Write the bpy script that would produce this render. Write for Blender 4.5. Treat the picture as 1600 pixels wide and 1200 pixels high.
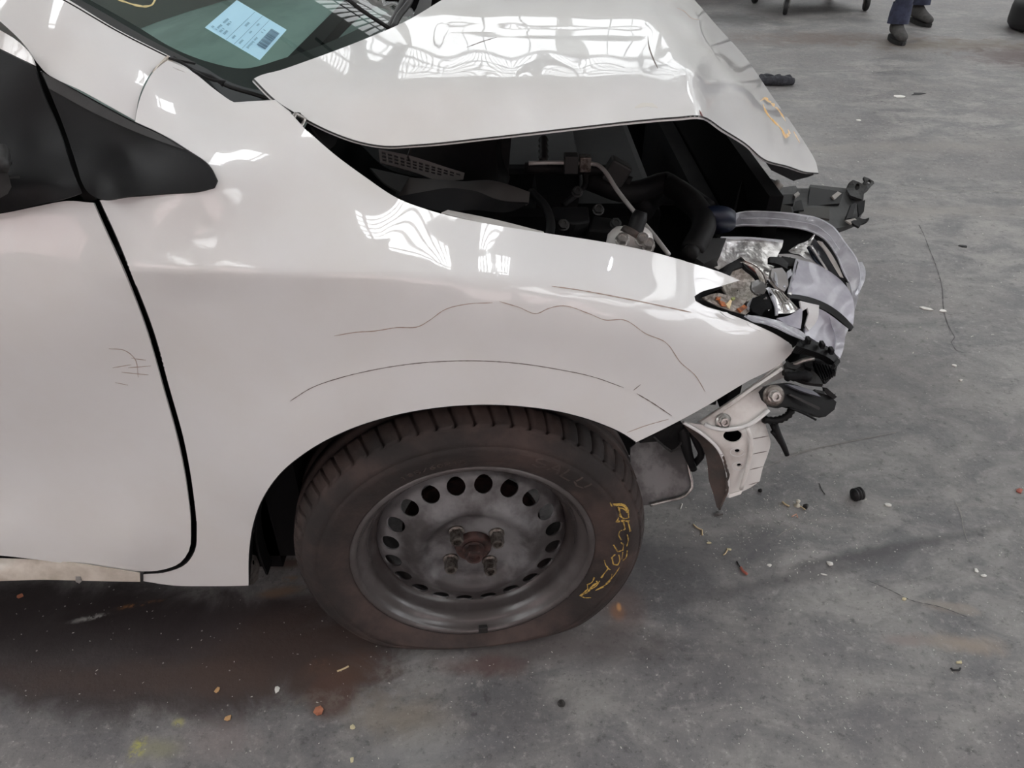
import bpy, bmesh, math, random
import numpy as np
from mathutils import Vector, Matrix
from mathutils.geometry import delaunay_2d_cdt
random.seed(7); rng = np.random.default_rng(7)
R = math.radians
for o in list(bpy.data.objects): bpy.data.objects.remove(o)
S = bpy.context.scene
COL = S.collection

# ------------------------------------------------------------------ camera, light, exposure
CH, PITCH, F = 1.26, R(36.0), 1186.0
cam = bpy.data.cameras.new('camera'); camo = bpy.data.objects.new('camera', cam); COL.objects.link(camo)
camo.location = (0, 0, CH); camo.rotation_euler = (R(90) - PITCH, 0, 0)
cam.sensor_width = 36; cam.lens = F / 1600 * 36; cam.clip_start = .02; cam.clip_end = 200
S.camera = camo
S.view_settings.view_transform = 'Standard'; S.view_settings.look = 'None'
S.view_settings.gamma = 1; S.view_settings.use_curve_mapping = False
S.view_settings.exposure = -0.05
W = bpy.data.worlds.new('world'); S.world = W; W.use_nodes = True
W.node_tree.nodes['Background'].inputs[0].default_value = (.95, .95, 1, 1)
W.node_tree.nodes['Background'].inputs[1].default_value = 1.0
SKYLIGHT = 5.7      # radiance of the translucent roof sheets
ENDWALL = 1.1
SIDE_FILL = 1.6     # radiance of the glowing panels added behind the camera       # radiance of the translucent sheets in the end wall

# ------------------------------------------------------------------ projection helpers: a pixel of the photograph plus a real distance Y gives a point
def zat(py, Y): return CH - Y * np.tan(PITCH + np.arctan((py - 600) / F))
def P(px, py, Y):
    z = zat(py, Y); d = Y * math.cos(PITCH) + (CH - z) * math.sin(PITCH)
    return Vector(((px - 800) / F * d, Y, z))
def PA(q, Y):
    z = zat(q[:, 1], Y); d = Y * math.cos(PITCH) + (CH - z) * math.sin(PITCH)
    return np.stack([(q[:, 0] - 800) / F * d, Y, z], 1)
def G(px, py, z=0.0):
    Y = (CH - z) / math.tan(PITCH + math.atan((py - 600) / F)); p = P(px, py, Y); p.z = z; return p

# ------------------------------------------------------------------ materials
def s2l(c): return tuple((v / 255 / 12.92) if v / 255 <= .04045 else ((v / 255 + .055) / 1.055) ** 2.4 for v in c)
MATS = {}
def mat(name, rgb, rough=.5, metal=0, coat=0, rgb2=None, nscale=8, nlo=.4, nhi=.65, bump=0, bscale=60, spec=.5, alpha=None, emit=0, stretch=None, detail=5):
    if name in MATS: return MATS[name]
    m = bpy.data.materials.new(name); m.use_nodes = True; nt = m.node_tree; N = nt.nodes; L = nt.links
    b = N['Principled BSDF']; c = s2l(rgb) + (1,)
    b.inputs['Base Color'].default_value = c; b.inputs['Roughness'].default_value = rough; b.inputs['Metallic'].default_value = metal
    b.inputs['Coat Weight'].default_value = coat; b.inputs['Coat Roughness'].default_value = .03; b.inputs['Specular IOR Level'].default_value = spec
    tc = N.new('ShaderNodeTexCoord'); vec = tc.outputs['Object']
    if stretch:
        mp = N.new('ShaderNodeMapping'); mp.inputs['Scale'].default_value = stretch; L.new(vec, mp.inputs[0]); vec = mp.outputs[0]
    if rgb2:
        n = N.new('ShaderNodeTexNoise'); n.inputs['Scale'].default_value = nscale; n.inputs['Detail'].default_value = detail; n.inputs['Roughness'].default_value = .62; L.new(vec, n.inputs['Vector'])
        r = N.new('ShaderNodeMapRange'); r.inputs[1].default_value = nlo; r.inputs[2].default_value = nhi; r.interpolation_type = 'SMOOTHSTEP'; L.new(n.outputs['Fac'], r.inputs[0])
        x = N.new('ShaderNodeMix'); x.data_type = 'RGBA'; x.inputs[6].default_value = c; x.inputs[7].default_value = s2l(rgb2) + (1,)
        L.new(r.outputs[0], x.inputs[0]); L.new(x.outputs[2], b.inputs['Base Color'])
    if bump:
        n2 = N.new('ShaderNodeTexNoise'); n2.inputs['Scale'].default_value = bscale; n2.inputs['Detail'].default_value = 4; L.new(vec, n2.inputs['Vector'])
        bu = N.new('ShaderNodeBump'); bu.inputs['Strength'].default_value = bump; bu.inputs['Distance'].default_value = .01; L.new(n2.outputs['Fac'], bu.inputs['Height']); L.new(bu.outputs[0], b.inputs['Normal'])
    if alpha is not None: b.inputs['Alpha'].default_value = alpha
    if emit:
        b.inputs['Emission Color'].default_value = c; b.inputs['Emission Strength'].default_value = emit
    MATS[name] = m; return m

def glassmat(name, tint, gloss_r=.02, frost=None, frost_w=0., ior=1.5, rough_n=0):
    m = bpy.data.materials.new(name); m.use_nodes = True; nt = m.node_tree; N = nt.nodes; L = nt.links
    for n in list(N): N.remove(n)
    out = N.new('ShaderNodeOutputMaterial'); t = N.new('ShaderNodeBsdfTransparent'); t.inputs[0].default_value = tint + (1,)
    g = N.new('ShaderNodeBsdfGlossy'); g.inputs['Roughness'].default_value = gloss_r
    fr = N.new('ShaderNodeFresnel'); fr.inputs[0].default_value = ior
    base = t.outputs[0]
    if frost:
        d = N.new('ShaderNodeBsdfDiffuse'); d.inputs[0].default_value = s2l(frost) + (1,); tr = N.new('ShaderNodeBsdfTranslucent'); tr.inputs[0].default_value = s2l(frost) + (1,)
        mm = N.new('ShaderNodeMixShader'); mm.inputs[0].default_value = .35; L.new(d.outputs[0], mm.inputs[1]); L.new(tr.outputs[0], mm.inputs[2])
        m2 = N.new('ShaderNodeMixShader'); L.new(t.outputs[0], m2.inputs[1]); L.new(mm.outputs[0], m2.inputs[2])
        n = N.new('ShaderNodeTexNoise'); n.inputs['Scale'].default_value = 22; n.inputs['Detail'].default_value = 6; n.inputs['Distortion'].default_value = 1.2
        tc = N.new('ShaderNodeTexCoord'); L.new(tc.outputs['Object'], n.inputs[0])
        r = N.new('ShaderNodeMapRange'); r.inputs[1].default_value = .3; r.inputs[2].default_value = .7; r.inputs[3].default_value = max(0, frost_w - .22); r.inputs[4].default_value = min(1, frost_w + .15); L.new(n.outputs[0], r.inputs[0]); L.new(r.outputs[0], m2.inputs[0]); base = m2.outputs[0]
    ge = N.new('ShaderNodeNewGeometry'); sb = N.new('ShaderNodeMath'); sb.operation = 'SUBTRACT'; sb.use_clamp = True; L.new(fr.outputs[0], sb.inputs[0]); L.new(ge.outputs['Backfacing'], sb.inputs[1])
    mx = N.new('ShaderNodeMixShader'); L.new(sb.outputs[0], mx.inputs[0]); L.new(base, mx.inputs[1]); L.new(g.outputs[0], mx.inputs[2]); L.new(mx.outputs[0], out.inputs[0])
    MATS[name] = m; return m

paint = mat('pearl_white_paint', (222, 221, 220), .38, 0, 1.0, rgb2=(216, 213, 209), nscale=3, nlo=.35, nhi=.75)
paint_dirty = mat('dusty_white_paint', (205, 196, 184), .5, 0, .4, rgb2=(170, 158, 143), nscale=9)
primer = mat('white_bare_panel', (216, 212, 208), .45, 0, .3, rgb2=(188, 180, 174), nscale=14, nlo=.45, nhi=.75)
blackpl = mat('satin_black_plastic', (17, 17, 18), .5, 0, 0, spec=.2, bump=.06, bscale=700)
greypl = mat('charcoal_plastic', (33, 33, 33), .55, rgb2=(43, 42, 41), nscale=12, bump=.05, bscale=500)
darkpl = mat('engine_black', (15, 15, 17), .65, rgb2=(26, 25, 25), nscale=14, spec=.2)
voidm = mat('void_black', (11, 11, 12), .9, spec=.15)  # near-black of lining parts, also stands in for shade in gaps
seal = mat('rubber_seal', (18, 18, 18), .75)
steel = mat('black_steel_wheel', (54, 50, 50), .45, .0, 0, rgb2=(112, 111, 112), nscale=8, nlo=.40, nhi=.62, bump=.08, bscale=90, spec=.6)
rimm = mat('dusty_steel_rim', (70, 65, 64), .27, 0, 0, rgb2=(86, 82, 82), nscale=10, nlo=.4, nhi=.7, spec=.6)
rust = mat('rusty_hub', (74, 52, 48), .7, .2, rgb2=(50, 38, 36), nscale=60)
nutm = mat('worn_nut_metal', (120, 114, 108), .42, .75, rgb2=(70, 62, 58), nscale=120)
rubber = mat('dusty_tyre_rubber', (46, 42, 41), .72, rgb2=(78, 65, 61), nscale=7, nlo=.38, nhi=.7, bump=.12, bscale=120, spec=.3)
rubber_hi = mat('raised_tyre_rubber', (62, 52, 49), .6, rgb2=(84, 72, 67), nscale=30)
crayon = mat('yellow_crayon', (200, 166, 84), .8, rgb2=(120, 98, 52), nscale=160)
alu = mat('aluminium_pipe', (196, 194, 190), .45, .35)
chrome = mat('chrome_reflector', (222, 220, 218), .22, .75, bump=.35, bscale=60)
chromecr = mat('crazed_chrome', (216, 213, 210), .30, .85, rgb2=(140, 134, 130), nscale=34, nlo=.45, nhi=.7, bump=.35, bscale=55)
lamp_grey = mat('lilac_grey_moulding', (146, 144, 154), .38, 0, .3, rgb2=(166, 164, 172), nscale=16, nlo=.4, nhi=.7)
amber = mat('amber_plastic', (190, 110, 60), .3, rgb2=(110, 70, 50), nscale=90)
redm = mat('red_sealant', (110, 50, 42), .5)
clear = glassmat('clear_scuffed_lens', (.95, .95, .97), .08, (208, 208, 213), .55, 1.45)
clear2 = glassmat('clear_lens_edge', (.93, .94, .96), .05, (226, 227, 232), .62, 1.5)
windglass = glassmat('tinted_windscreen_glass', (.84, .91, .89), .015, None, 0, 1.52)
doorglass = glassmat('door_glass', (.35, .42, .4), .01, None, 0, 1.5)
bluem = mat('dark_blue_cap', (17, 26, 46), .5)
rustedge = mat('torn_brown_liner', (58, 53, 50), .7, rgb2=(76, 62, 56), nscale=22, bump=.3, bscale=60)
silver = mat('bare_silver_metal', (176, 172, 168), .3, .8, rgb2=(130, 126, 122), nscale=60)
crackm = mat('paint_crack_brown', (166, 146, 134), .8)
crackd = mat('paint_crack_dark', (112, 102, 96), .8)
orange_mark = mat('orange_crayon', (226, 176, 96), .7, rgb2=(222, 205, 178), nscale=55)
yellow_mark = mat('pale_yellow_crayon', (206, 190, 138), .7)
frit = mat('black_ceramic_frit', (28, 28, 29), .5)

# ------------------------------------------------------------------ mesh helpers
def mesh_obj(name, V, Fc, m, parent=None, smooth=True, mats=None, midx=None):
    me = bpy.data.meshes.new(name); me.from_pydata([tuple(v) for v in V], [], [tuple(f) for f in Fc]); me.update()
    if smooth: me.polygons.foreach_set('use_smooth', [True] * len(me.polygons))
    for q in (mats or [m]): me.materials.append(q)
    if midx: me.polygons.foreach_set('material_index', midx)
    o = bpy.data.objects.new(name, me); COL.objects.link(o)
    if parent:
        o.parent = parent
        o.matrix_parent_inverse = parent.matrix_world.inverted() if parent.type == 'EMPTY' else Matrix.Identity(4)
    return o
def empty(name, loc, label, cat, group=None):
    o = bpy.data.objects.new(name, None); COL.objects.link(o); o.location = loc; o.empty_display_size = .1
    o['label'] = label; o['category'] = cat
    if group: o['group'] = group
    bpy.context.view_layer.update(); return o
def tag(o, label, cat, group=None):
    o['label'] = label; o['category'] = cat
    if group: o['group'] = group
    return o
def struct(o): o['kind'] = 'structure'; return o
def fixn(o, ref=None, toward=True):
    """make normals consistent; with ref: facing that point"""
    bm = bmesh.new(); bm.from_mesh(o.data); bmesh.ops.recalc_face_normals(bm, faces=bm.faces)
    if ref is not None:
        s = sum(f.normal.dot(Vector(ref) - f.calc_center_median()) * f.calc_area() for f in bm.faces)
        if (s < 0) == toward: bmesh.ops.reverse_faces(bm, faces=bm.faces)
    bm.to_mesh(o.data); bm.free(); return o
def solid(o, th, off=-1):
    me = o.data; cnt = {}
    for pl in me.polygons:
        for k in pl.edge_keys: cnt[k] = cnt.get(k, 0) + 1
    for e in me.edges:
        if cnt.get(tuple(sorted(e.vertices)), 0) == 1: e.use_edge_sharp = True
    md = o.modifiers.new('thickness', 'SOLIDIFY'); md.thickness = th; md.offset = off; return o
def bevel(o, w, seg=2):
    md = o.modifiers.new('bevel', 'BEVEL'); md.width = w; md.segments = seg; md.limit_method = 'ANGLE'; md.angle_limit = R(40); return o

def smooth_line(pts, closed=True, step=8., corner=38, dims=2):
    """hermite curve through points; sharp where the line turns hard"""
    A = np.array([list(p) for p in pts], float); n = len(A); out = []
    segs = n if closed else n - 1
    def d(i, j): v = A[j % n] - A[i % n]; return v, np.linalg.norm(v[:dims]) + 1e-9
    def isc(i):
        if not closed and i % n in (0, n - 1): return True
        a, la = d(i - 1, i); b, lb = d(i, i + 1)
        c = np.dot(a[:dims], b[:dims]) / la / lb; return c < math.cos(R(corner))
    def tan(i):
        a, la = d(i - 1, i); b, lb = d(i, i + 1); t = a / la * lb + b / lb * la; return t / (np.linalg.norm(t[:dims]) + 1e-9)
    for i in range(segs):
        s, l = d(i, i + 1); k = max(1, int(round(l / step)))
        m0 = s if isc(i) else tan(i) * l; m1 = s if isc(i + 1) else tan(i + 1) * l
        for j in range(k):
            t = j / k; h = ((2*t**3 - 3*t**2 + 1), (t**3 - 2*t**2 + t), (-2*t**3 + 3*t**2), (t**3 - t**2))
            out.append(h[0]*A[i % n] + h[1]*m0 + h[2]*A[(i+1) % n] + h[3]*m1)
    if not closed: out.append(A[-1])
    return np.array(out)

class Field:
    """smooth distance Y over the picture through measured points (thin plate spline)"""
    def __init__(s, pts, reg=1e-5):
        a = np.array(pts, float); s.c = a[:, :2] / 100; n = len(a); a[:, 2] = 1 / (a[:, 2] * s.g(a[:, 1]))   # inverse depth: linear on a plane
        if n < 6:
            M = np.c_[np.ones(n), s.c]; s.w = np.zeros(n); s.a = np.linalg.lstsq(M, a[:, 2], rcond=None)[0]; return
        K = s.k(s.c) + reg * np.eye(n); Pm = np.c_[np.ones(n), s.c]
        M = np.block([[K, Pm], [Pm.T, np.zeros((3, 3))]]); r = np.linalg.solve(M, np.r_[a[:, 2], 0, 0, 0]); s.w = r[:n]; s.a = r[n:]
    def k(s, q):
        r2 = ((q[:, None] - s.c[None]) ** 2).sum(2); return .5 * r2 * np.log(r2 + 1e-12)
    def g(s, py): return math.cos(PITCH) + np.tan(PITCH + np.arctan((py - 600) / F)) * math.sin(PITCH)
    def __call__(s, q):
        q = np.asarray(q, float)[:, :2]; g_ = s.g(q[:, 1]); q = q / 100; return 1 / ((s.k(q) @ s.w + np.c_[np.ones(len(q)), q] @ s.a) * g_)
class SurfField:
    """distance at which the line of sight meets a surface z = f(x, Y)"""
    def __init__(s, f, lo, hi): s.f, s.lo, s.hi = f, lo, hi
    def __call__(s, q):
        q = np.asarray(q, float)[:, :2]; lo = np.full(len(q), s.lo); hi = np.full(len(q), s.hi)
        for _ in range(40):
            m = (lo + hi) / 2; p = PA(q, m); above = p[:, 2] > s.f(p[:, 0], p[:, 1]); lo = np.where(above, m, lo); hi = np.where(above, hi, m)
        return (lo + hi) / 2

def inside(q, poly):
    x, y = q[:, 0], q[:, 1]; r = np.zeros(len(q), bool); j = len(poly) - 1
    for i in range(len(poly)):
        xi, yi = poly[i]; xj, yj = poly[j]
        c = ((yi > y) != (yj > y)) & (x < (xj - xi) * (y - yi) / (yj - yi + 1e-12) + xi); r ^= c; j = i
    return r
def mdist(q, b):
    return np.sqrt(((q[:, None] - b[None]) ** 2).sum(2)).min(1) if len(q) else np.zeros(0)
def fill(poly, holes, step):
    poly = np.asarray(poly)[:, :2]; loops = [poly] + [np.asarray(h)[:, :2] for h in holes]
    lo, hi = poly.min(0), poly.max(0); ys = np.arange(lo[1], hi[1], step * .866); g = []
    for i, y in enumerate(ys):
        xs = np.arange(lo[0] + (step / 2 if i % 2 else 0), hi[0], step); g.append(np.c_[xs, np.full(len(xs), y)])
    g = np.concatenate(g) if g else np.zeros((0, 2)); k = inside(g, poly)
    for h in loops[1:]: k &= ~inside(g, h)
    g = g[k]; g = g[mdist(g, np.concatenate(loops)) > step * .45] if len(g) else g
    V = []; E = []
    for l in loops:
        b = len(V); V += [Vector(p) for p in l]; E += [(b + i, b + (i + 1) % len(l)) for i in range(len(l))]
    V += [Vector(p) for p in g]
    r = delaunay_2d_cdt(V, E, [], 0, 1e-6); v2 = np.array([list(v) for v in r[0]]); fc = np.array([f for f in r[2] if len(f) == 3])
    cen = v2[fc].mean(1); k = inside(cen, poly)
    for h in loops[1:]: k &= ~inside(cen, h)
    return v2, fc[k]
def ell(cx, cy, rx, ry, n=20, rot=0):
    c, s = math.cos(R(rot)), math.sin(R(rot))
    return [(cx + rx*math.cos(a)*c - ry*math.sin(a)*s, cy + rx*math.cos(a)*s + ry*math.sin(a)*c) for a in (2*math.pi*i/n for i in range(n))]
def panel(name, outline, field, m, parent, th=.0025, step=12, holes=(), corner=38, shift=0., smooth=True):
    ol = smooth_line([p[:2] for p in outline], True, step * .8, corner)
    v, f = fill(ol, holes, step); Y = field(v) + shift
    o = mesh_obj(name, PA(v, Y), f, m, parent, smooth); fixn(o, camo.location)
    if th: solid(o, th)
    return o
def plate(name, pts, m, parent, th=.002, step=9, holes=(), corner=30, smooth=False, bev=0):
    """a piece given by outline points with their own distances"""
    fl = Field(pts, 1e-3); o = panel(name, pts, fl, m, parent, th, step, holes, corner, 0, smooth)
    if bev: bevel(o, bev)
    return o
def ribbon(name, pts, field, m, parent, w=1.2, lift=.0006, th=.0004):
    """thin mark lying on a surface"""
    c = smooth_line(pts, False, 5, 50); t = np.gradient(c, axis=0); t /= np.linalg.norm(t, axis=1)[:, None] + 1e-9
    nrm = np.c_[-t[:, 1], t[:, 0]]; k = len(c); ww = (w * (.55 + .6 * rng.random(k)) * np.minimum(1, np.minimum(np.arange(k), np.arange(k)[::-1]) / 2 + .2))[:, None] / 2
    a, b = c + nrm * ww, c - nrm * ww; A = PA(a, field(a) - lift); B = PA(b, field(b) - lift)
    o = mesh_obj(name, np.r_[A, B], [(i, i+1, k+i+1, k+i) for i in range(k-1)], m, parent); fixn(o, camo.location); solid(o, th); return o
def tube3(name, pts, r, m, parent, n=10, step=.01, corner=60, radii=None, cap=True, ribs=0, obj=True):
    A = smooth_line([tuple(p) for p in pts], False, step, corner, 3); k = len(A)
    t = np.gradient(A, axis=0); t /= np.linalg.norm(t, axis=1)[:, None] + 1e-12
    up = np.array([0, 0, 1.]) if abs(t[0][2]) < .9 else np.array([1., 0, 0]); V = []; Fc = []
    for i in range(k):
        u = np.cross(t[i], up); u /= np.linalg.norm(u) + 1e-12; up = np.cross(u, t[i])
        rr = r if radii is None else np.interp(i / max(1, k-1), np.linspace(0, 1, len(radii)), radii)
        if ribs: rr *= 1 + .14 * (1 if (i % 2) else -1)
        for j in range(n):
            a = 2*math.pi*j/n; V.append(A[i] + rr * (math.cos(a)*u + math.sin(a)*up))
    for i in range(k-1):
        for j in range(n): Fc.append((i*n+j, i*n+(j+1) % n, (i+1)*n+(j+1) % n, (i+1)*n+j))
    if cap: Fc += [tuple(range(n))[::-1], tuple((k-1)*n + j for j in range(n))]
    if not obj: return V, Fc
    return fixn(mesh_obj(name, V, Fc, m, parent))
def tube(name, pts, r, m, parent, **k): return tube3(name, [P(*p) for p in pts], r, m, parent, **k)
def revolve(prof, n=48, M=Matrix.Identity(4), closed=False):
    """profile (r, y) about the local y axis; outer face looks to -y"""
    V = []; Fc = []; k = len(prof)
    for i in range(n):
        a = 2*math.pi*i/n
        for r, y in prof: V.append(M @ Vector((r*math.cos(a), y, r*math.sin(a))))
    for i in range(n):
        j = (i+1) % n
        for q in range(k-1): Fc.append((i*k+q, j*k+q, j*k+q+1, i*k+q+1))
        if closed: Fc.append((i*k+k-1, j*k+k-1, j*k, i*k))
    return V, Fc
def box(name, lo, hi, m, parent=None, bev=0, rot=None, smooth=False):
    c = [(x, y, z) for x in (lo[0], hi[0]) for y in (lo[1], hi[1]) for z in (lo[2], hi[2])]
    V = [Vector(v) for v in c]
    if rot is not None:
        ce = (Vector(lo) + Vector(hi)) / 2; V = [ce + rot @ (v - ce) for v in V]
    o = mesh_obj(name, V, [(0,1,3,2), (4,6,7,5), (0,4,5,1), (2,3,7,6), (0,2,6,4), (1,5,7,3)], m, parent, smooth); fixn(o)
    if bev: bevel(o, bev)
    return o
def joinparts(lst):
    V = []; Fc = []
    for v, f in lst:
        b = len(V); V += list(v); Fc += [tuple(i + b for i in g) for g in f]
    return V, Fc
def hexnut(c, axis, r, h, m, name, parent, bore=.55, n=6, roundtop=True):
    axis = Vector(axis).normalized(); q = axis.to_track_quat('Z', 'Y').to_matrix(); V = []; Fc = []
    rings = [(r*1.18, 0, 24), (r*1.18, h*.12, 24), (r, h*.2, 6), (r, h*.85, 6), (r*.86, h, 24), (r*bore, h, 24), (r*bore*.9, h*.7, 24), (0.0001, h*.72, 24)]
    for rr, hh, kind in rings:
        for i in range(24):
            a = 2*math.pi*i/24; rad = rr
            if kind == 6: rad = rr * math.cos(math.pi/6) / math.cos((a % (math.pi/3)) - math.pi/6)
            V.append(Vector(c) + q @ Vector((rad*math.cos(a), rad*math.sin(a), hh)))
    for k in range(len(rings)-1):
        for i in range(24): Fc.append((k*24+i, k*24+(i+1) % 24, (k+1)*24+(i+1) % 24, (k+1)*24+i))
    o = mesh_obj(name, V, Fc, m, parent, False); return fixn(o)

# ================================================================== SETTING
def floor_material():
    m = bpy.data.materials.new('stained_concrete'); m.use_nodes = True; nt = m.node_tree; N = nt.nodes; L = nt.links; b = N['Principled BSDF']
    tc = N.new('ShaderNodeTexCoord'); OBJ = tc.outputs['Object']
    def noise(scale, detail=6, rough=.6, st=(1, 1, 1), dist=0, rot=0):
        mp = N.new('ShaderNodeMapping'); mp.inputs['Scale'].default_value = st; mp.inputs['Rotation'].default_value = (0, 0, rot); L.new(OBJ, mp.inputs[0])
        n = N.new('ShaderNodeTexNoise'); n.inputs['Scale'].default_value = scale; n.inputs['Detail'].default_value = detail; n.inputs['Roughness'].default_value = rough; n.inputs['Distortion'].default_value = dist
        L.new(mp.outputs[0], n.inputs[0]); return n.outputs['Fac']
    def rngm(x, a, b2, c=0, d=1):
        r = N.new('ShaderNodeMapRange'); r.interpolation_type = 'SMOOTHSTEP'; r.inputs[1].default_value = a; r.inputs[2].default_value = b2; r.inputs[3].default_value = c; r.inputs[4].default_value = d; L.new(x, r.inputs[0]); return r.outputs[0]
    def math_(op, x, y):
        q = N.new('ShaderNodeMath'); q.operation = op
        for i, v in enumerate((x, y)):
            if isinstance(v, (int, float)): q.inputs[i].default_value = v
            else: L.new(v, q.inputs[i])
        return q.outputs[0]
    def mix(fac, a, c, mode='MIX'):
        x = N.new('ShaderNodeMix'); x.data_type = 'RGBA'; x.blend_type = mode
        if isinstance(fac, (int, float)): x.inputs[0].default_value = fac
        else: L.new(fac, x.inputs[0])
        for i, v in ((6, a), (7, c)):
            if isinstance(v, tuple): x.inputs[i].default_value = s2l(v) + (1,)
            else: L.new(v, x.inputs[i])
        return x.outputs[2]
    big = noise(1.3, 5, .6); mid = noise(5, 8, .68, (1, 1.5, 1), .6); fine = noise(38, 6, .7); streak = noise(4, 8, .7, (.35, 2.6, 1), .4, R(-8)); edge = noise(7, 6, .65, dist=.8)
    col = mix(rngm(mid, .34, .68), (102, 101, 102), (150, 147, 144)); grain = noise(130, 5, .75)
    col = mix(rngm(big, .4, .66, 0, .6), col, (108, 104, 104))
    col = mix(rngm(streak, .56, .72, 0, .5), col, (150, 145, 140))
    col = mix(rngm(fine, .54, .72, 0, .6), col, (166, 163, 158)); col = mix(rngm(fine, .46, .28, 0, .7), col, (66, 65, 65))
    col = mix(rngm(grain, .56, .72, 0, .55), col, (172, 168, 163)); col = mix(rngm(grain, .44, .3, 0, .6), col, (60, 59, 59))
    def blob(px, py, rx, ry, rot, c, s=1., nz=.9, soft=.55, z=None):
        p = G(px, py); mp = N.new('ShaderNodeMapping'); mp.vector_type = 'TEXTURE'; mp.inputs['Location'].default_value = (p.x, p.y, 0); mp.inputs['Rotation'].default_value = (0, 0, R(rot)); mp.inputs['Scale'].default_value = (rx, ry, 1); L.new(OBJ, mp.inputs[0])
        ln = N.new('ShaderNodeVectorMath'); ln.operation = 'LENGTH'; L.new(mp.outputs[0], ln.inputs[0])
        d = math_('ADD', ln.outputs['Value'], math_('MULTIPLY', math_('SUBTRACT', edge, .5), nz * 2))
        f = rngm(d, 1, 1 - soft, 0, s)
        if z == 'speck': f = math_('MULTIPLY', f, rngm(fine, .44, .58))
        return mix(f, BL[0], c)
    BL = [col]
    for a in BLOBS: BL[0] = blob(*a)
    col = BL[0]
    # white specks of grit ground into the surface
    vo = N.new('ShaderNodeTexVoronoi'); vo.inputs['Scale'].default_value = 55; L.new(OBJ, vo.inputs[0])
    sp = math_('MULTIPLY', rngm(vo.outputs['Distance'], .13, .06), rngm(noise(30, 2), .55, .62)); col = mix(math_('MULTIPLY', sp, .8), col, (176, 172, 166))
    L.new(col, b.inputs['Base Color'])
    L.new(rngm(mid, .3, .7, .42, .62), b.inputs['Roughness']); b.inputs['Specular IOR Level'].default_value = .42
    bu = N.new('ShaderNodeBump'); bu.inputs['Strength'].default_value = .22; bu.inputs['Distance'].default_value = .006; L.new(math_('ADD', fine, math_('MULTIPLY', mid, .6)), bu.inputs['Height']); L.new(bu.outputs[0], b.inputs['Normal'])
    return m
# stains and tone patches: pixel of the photograph, radii in metres, turn, colour, strength
BLOBS = [
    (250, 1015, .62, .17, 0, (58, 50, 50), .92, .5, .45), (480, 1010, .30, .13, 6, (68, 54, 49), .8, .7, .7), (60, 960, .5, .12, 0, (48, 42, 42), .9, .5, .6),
    (300, 1060, .5, .05, 0, (84, 68, 60), .45, .8, .8), (520, 1085, .055, .06, 0, (88, 66, 58), .8, .35, .5), (560, 1040, .12, .05, 0, (96, 72, 60), .5, .8, .9),
    (215, 945, .055, .008, 14, (150, 104, 66), .95, .9, .9, 'speck'), (145, 965, .05, .010, 14, (160, 158, 154), .9, .9, .9, 'speck'),
    (435, 925, .06, .018, 10, (128, 104, 86), .8, .8, .9), (455, 880, .07, .02, 10, (96, 72, 58), .7, .8, .9), (590, 975, .06, .03, 0, (92, 58, 44), .7, .7, .9),
    (965, 955, .022, .03, 0, (182, 128, 84), .95, .35, .9), (970, 950, .07, .07, 0, (122, 104, 98), .6, .7, .9),
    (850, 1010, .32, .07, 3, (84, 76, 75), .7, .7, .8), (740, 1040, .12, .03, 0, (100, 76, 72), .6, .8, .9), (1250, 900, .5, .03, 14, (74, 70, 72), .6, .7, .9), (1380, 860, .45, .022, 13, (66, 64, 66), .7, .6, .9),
    (1080, 870, .3, .12, 10, (80, 78, 80), .6, .7, .9), (1500, 1005, .09, .035, -8, (152, 138, 124), .75, .9, .8), (1490, 950, .1, .02, -10, (150, 140, 130), .6, .9, .8), (1420, 1000, .07, .02, 0, (136, 120, 116), .5, .9, .9),
    (967, 948, .007, .014, 0, (222, 168, 116), .9, .5, .7), (500, 1040, .03, .02, 0, (100, 76, 62), .5, .9, .9, 'speck'), (450, 905, .05, .012, 12, (140, 118, 98), .7, .9, .9, 'speck'), (560, 1090, .2, .03, 4, (120, 112, 104), .5, 1., .9, 'speck'),
    (215, 1170, .02, .03, 0, (176, 172, 84), .9, .7, .8, 'speck'), (250, 1170, .06, .03, 0, (140, 138, 110), .6, .9, .9), (278, 1130, .015, .012, 0, (164, 160, 100), .8, .6, .8, 'speck'),
    (640, 1120, .14, .05, 0, (136, 124, 108), .5, 1.0, .9), (350, 1160, .12, .05, 0, (132, 120, 118), .45, 1.0, .9), (650, 1180, .2, .03, 10, (128, 128, 130), .4, .9, .9),
    (1300, 60, 1.2, .35, 0, (100, 84, 76), .7, .8, .9), (1500, 70, 1.0, .3, 0, (96, 84, 66), .6, .9, .9), (1590, 90, .5, .5, 0, (78, 60, 56), .8, .8, .9), (1150, 30, .5, .4, 0, (62, 60, 60), .8, .7, .8),  # the last patch darkens the floor behind the bonnet
    (1400, 230, 1.2, .12, 3, (142, 136, 130), .4, 1., .9), (1500, 330, .8, .1, 0, (140, 134, 128), .4, 1., .9),
]
WX0, WX1, WY0, WY1, WZ = -13, 15, -9, 21, 6.2
concrete = floor_material()
fl = mesh_obj('floor', [(WX0, WY0, 0), (WX1, WY0, 0), (WX1, WY1, 0), (WX0, WY1, 0)], [(0, 1, 2, 3)], concrete, None, False); struct(fl)
wallm = mat('painted_steel_wall', (205, 205, 202), .6, rgb2=(185, 184, 180), nscale=1.5)
ceilm = mat('white_roof_sheet', (214, 214, 212), .55)
beamm = mat('grey_steel_beam', (120, 122, 124), .5)
def skymat(name, e, colr=(248, 250, 251)):
    m = mat(name, colr, .5, emit=e); return m
sky_em = skymat('translucent_roof_sheet', SKYLIGHT); sky_dim = skymat('dim_roof_sheet', 1.5); end_em = skymat('translucent_wall_sheet', ENDWALL)  # the far roof sheets have a weaker emission
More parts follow.
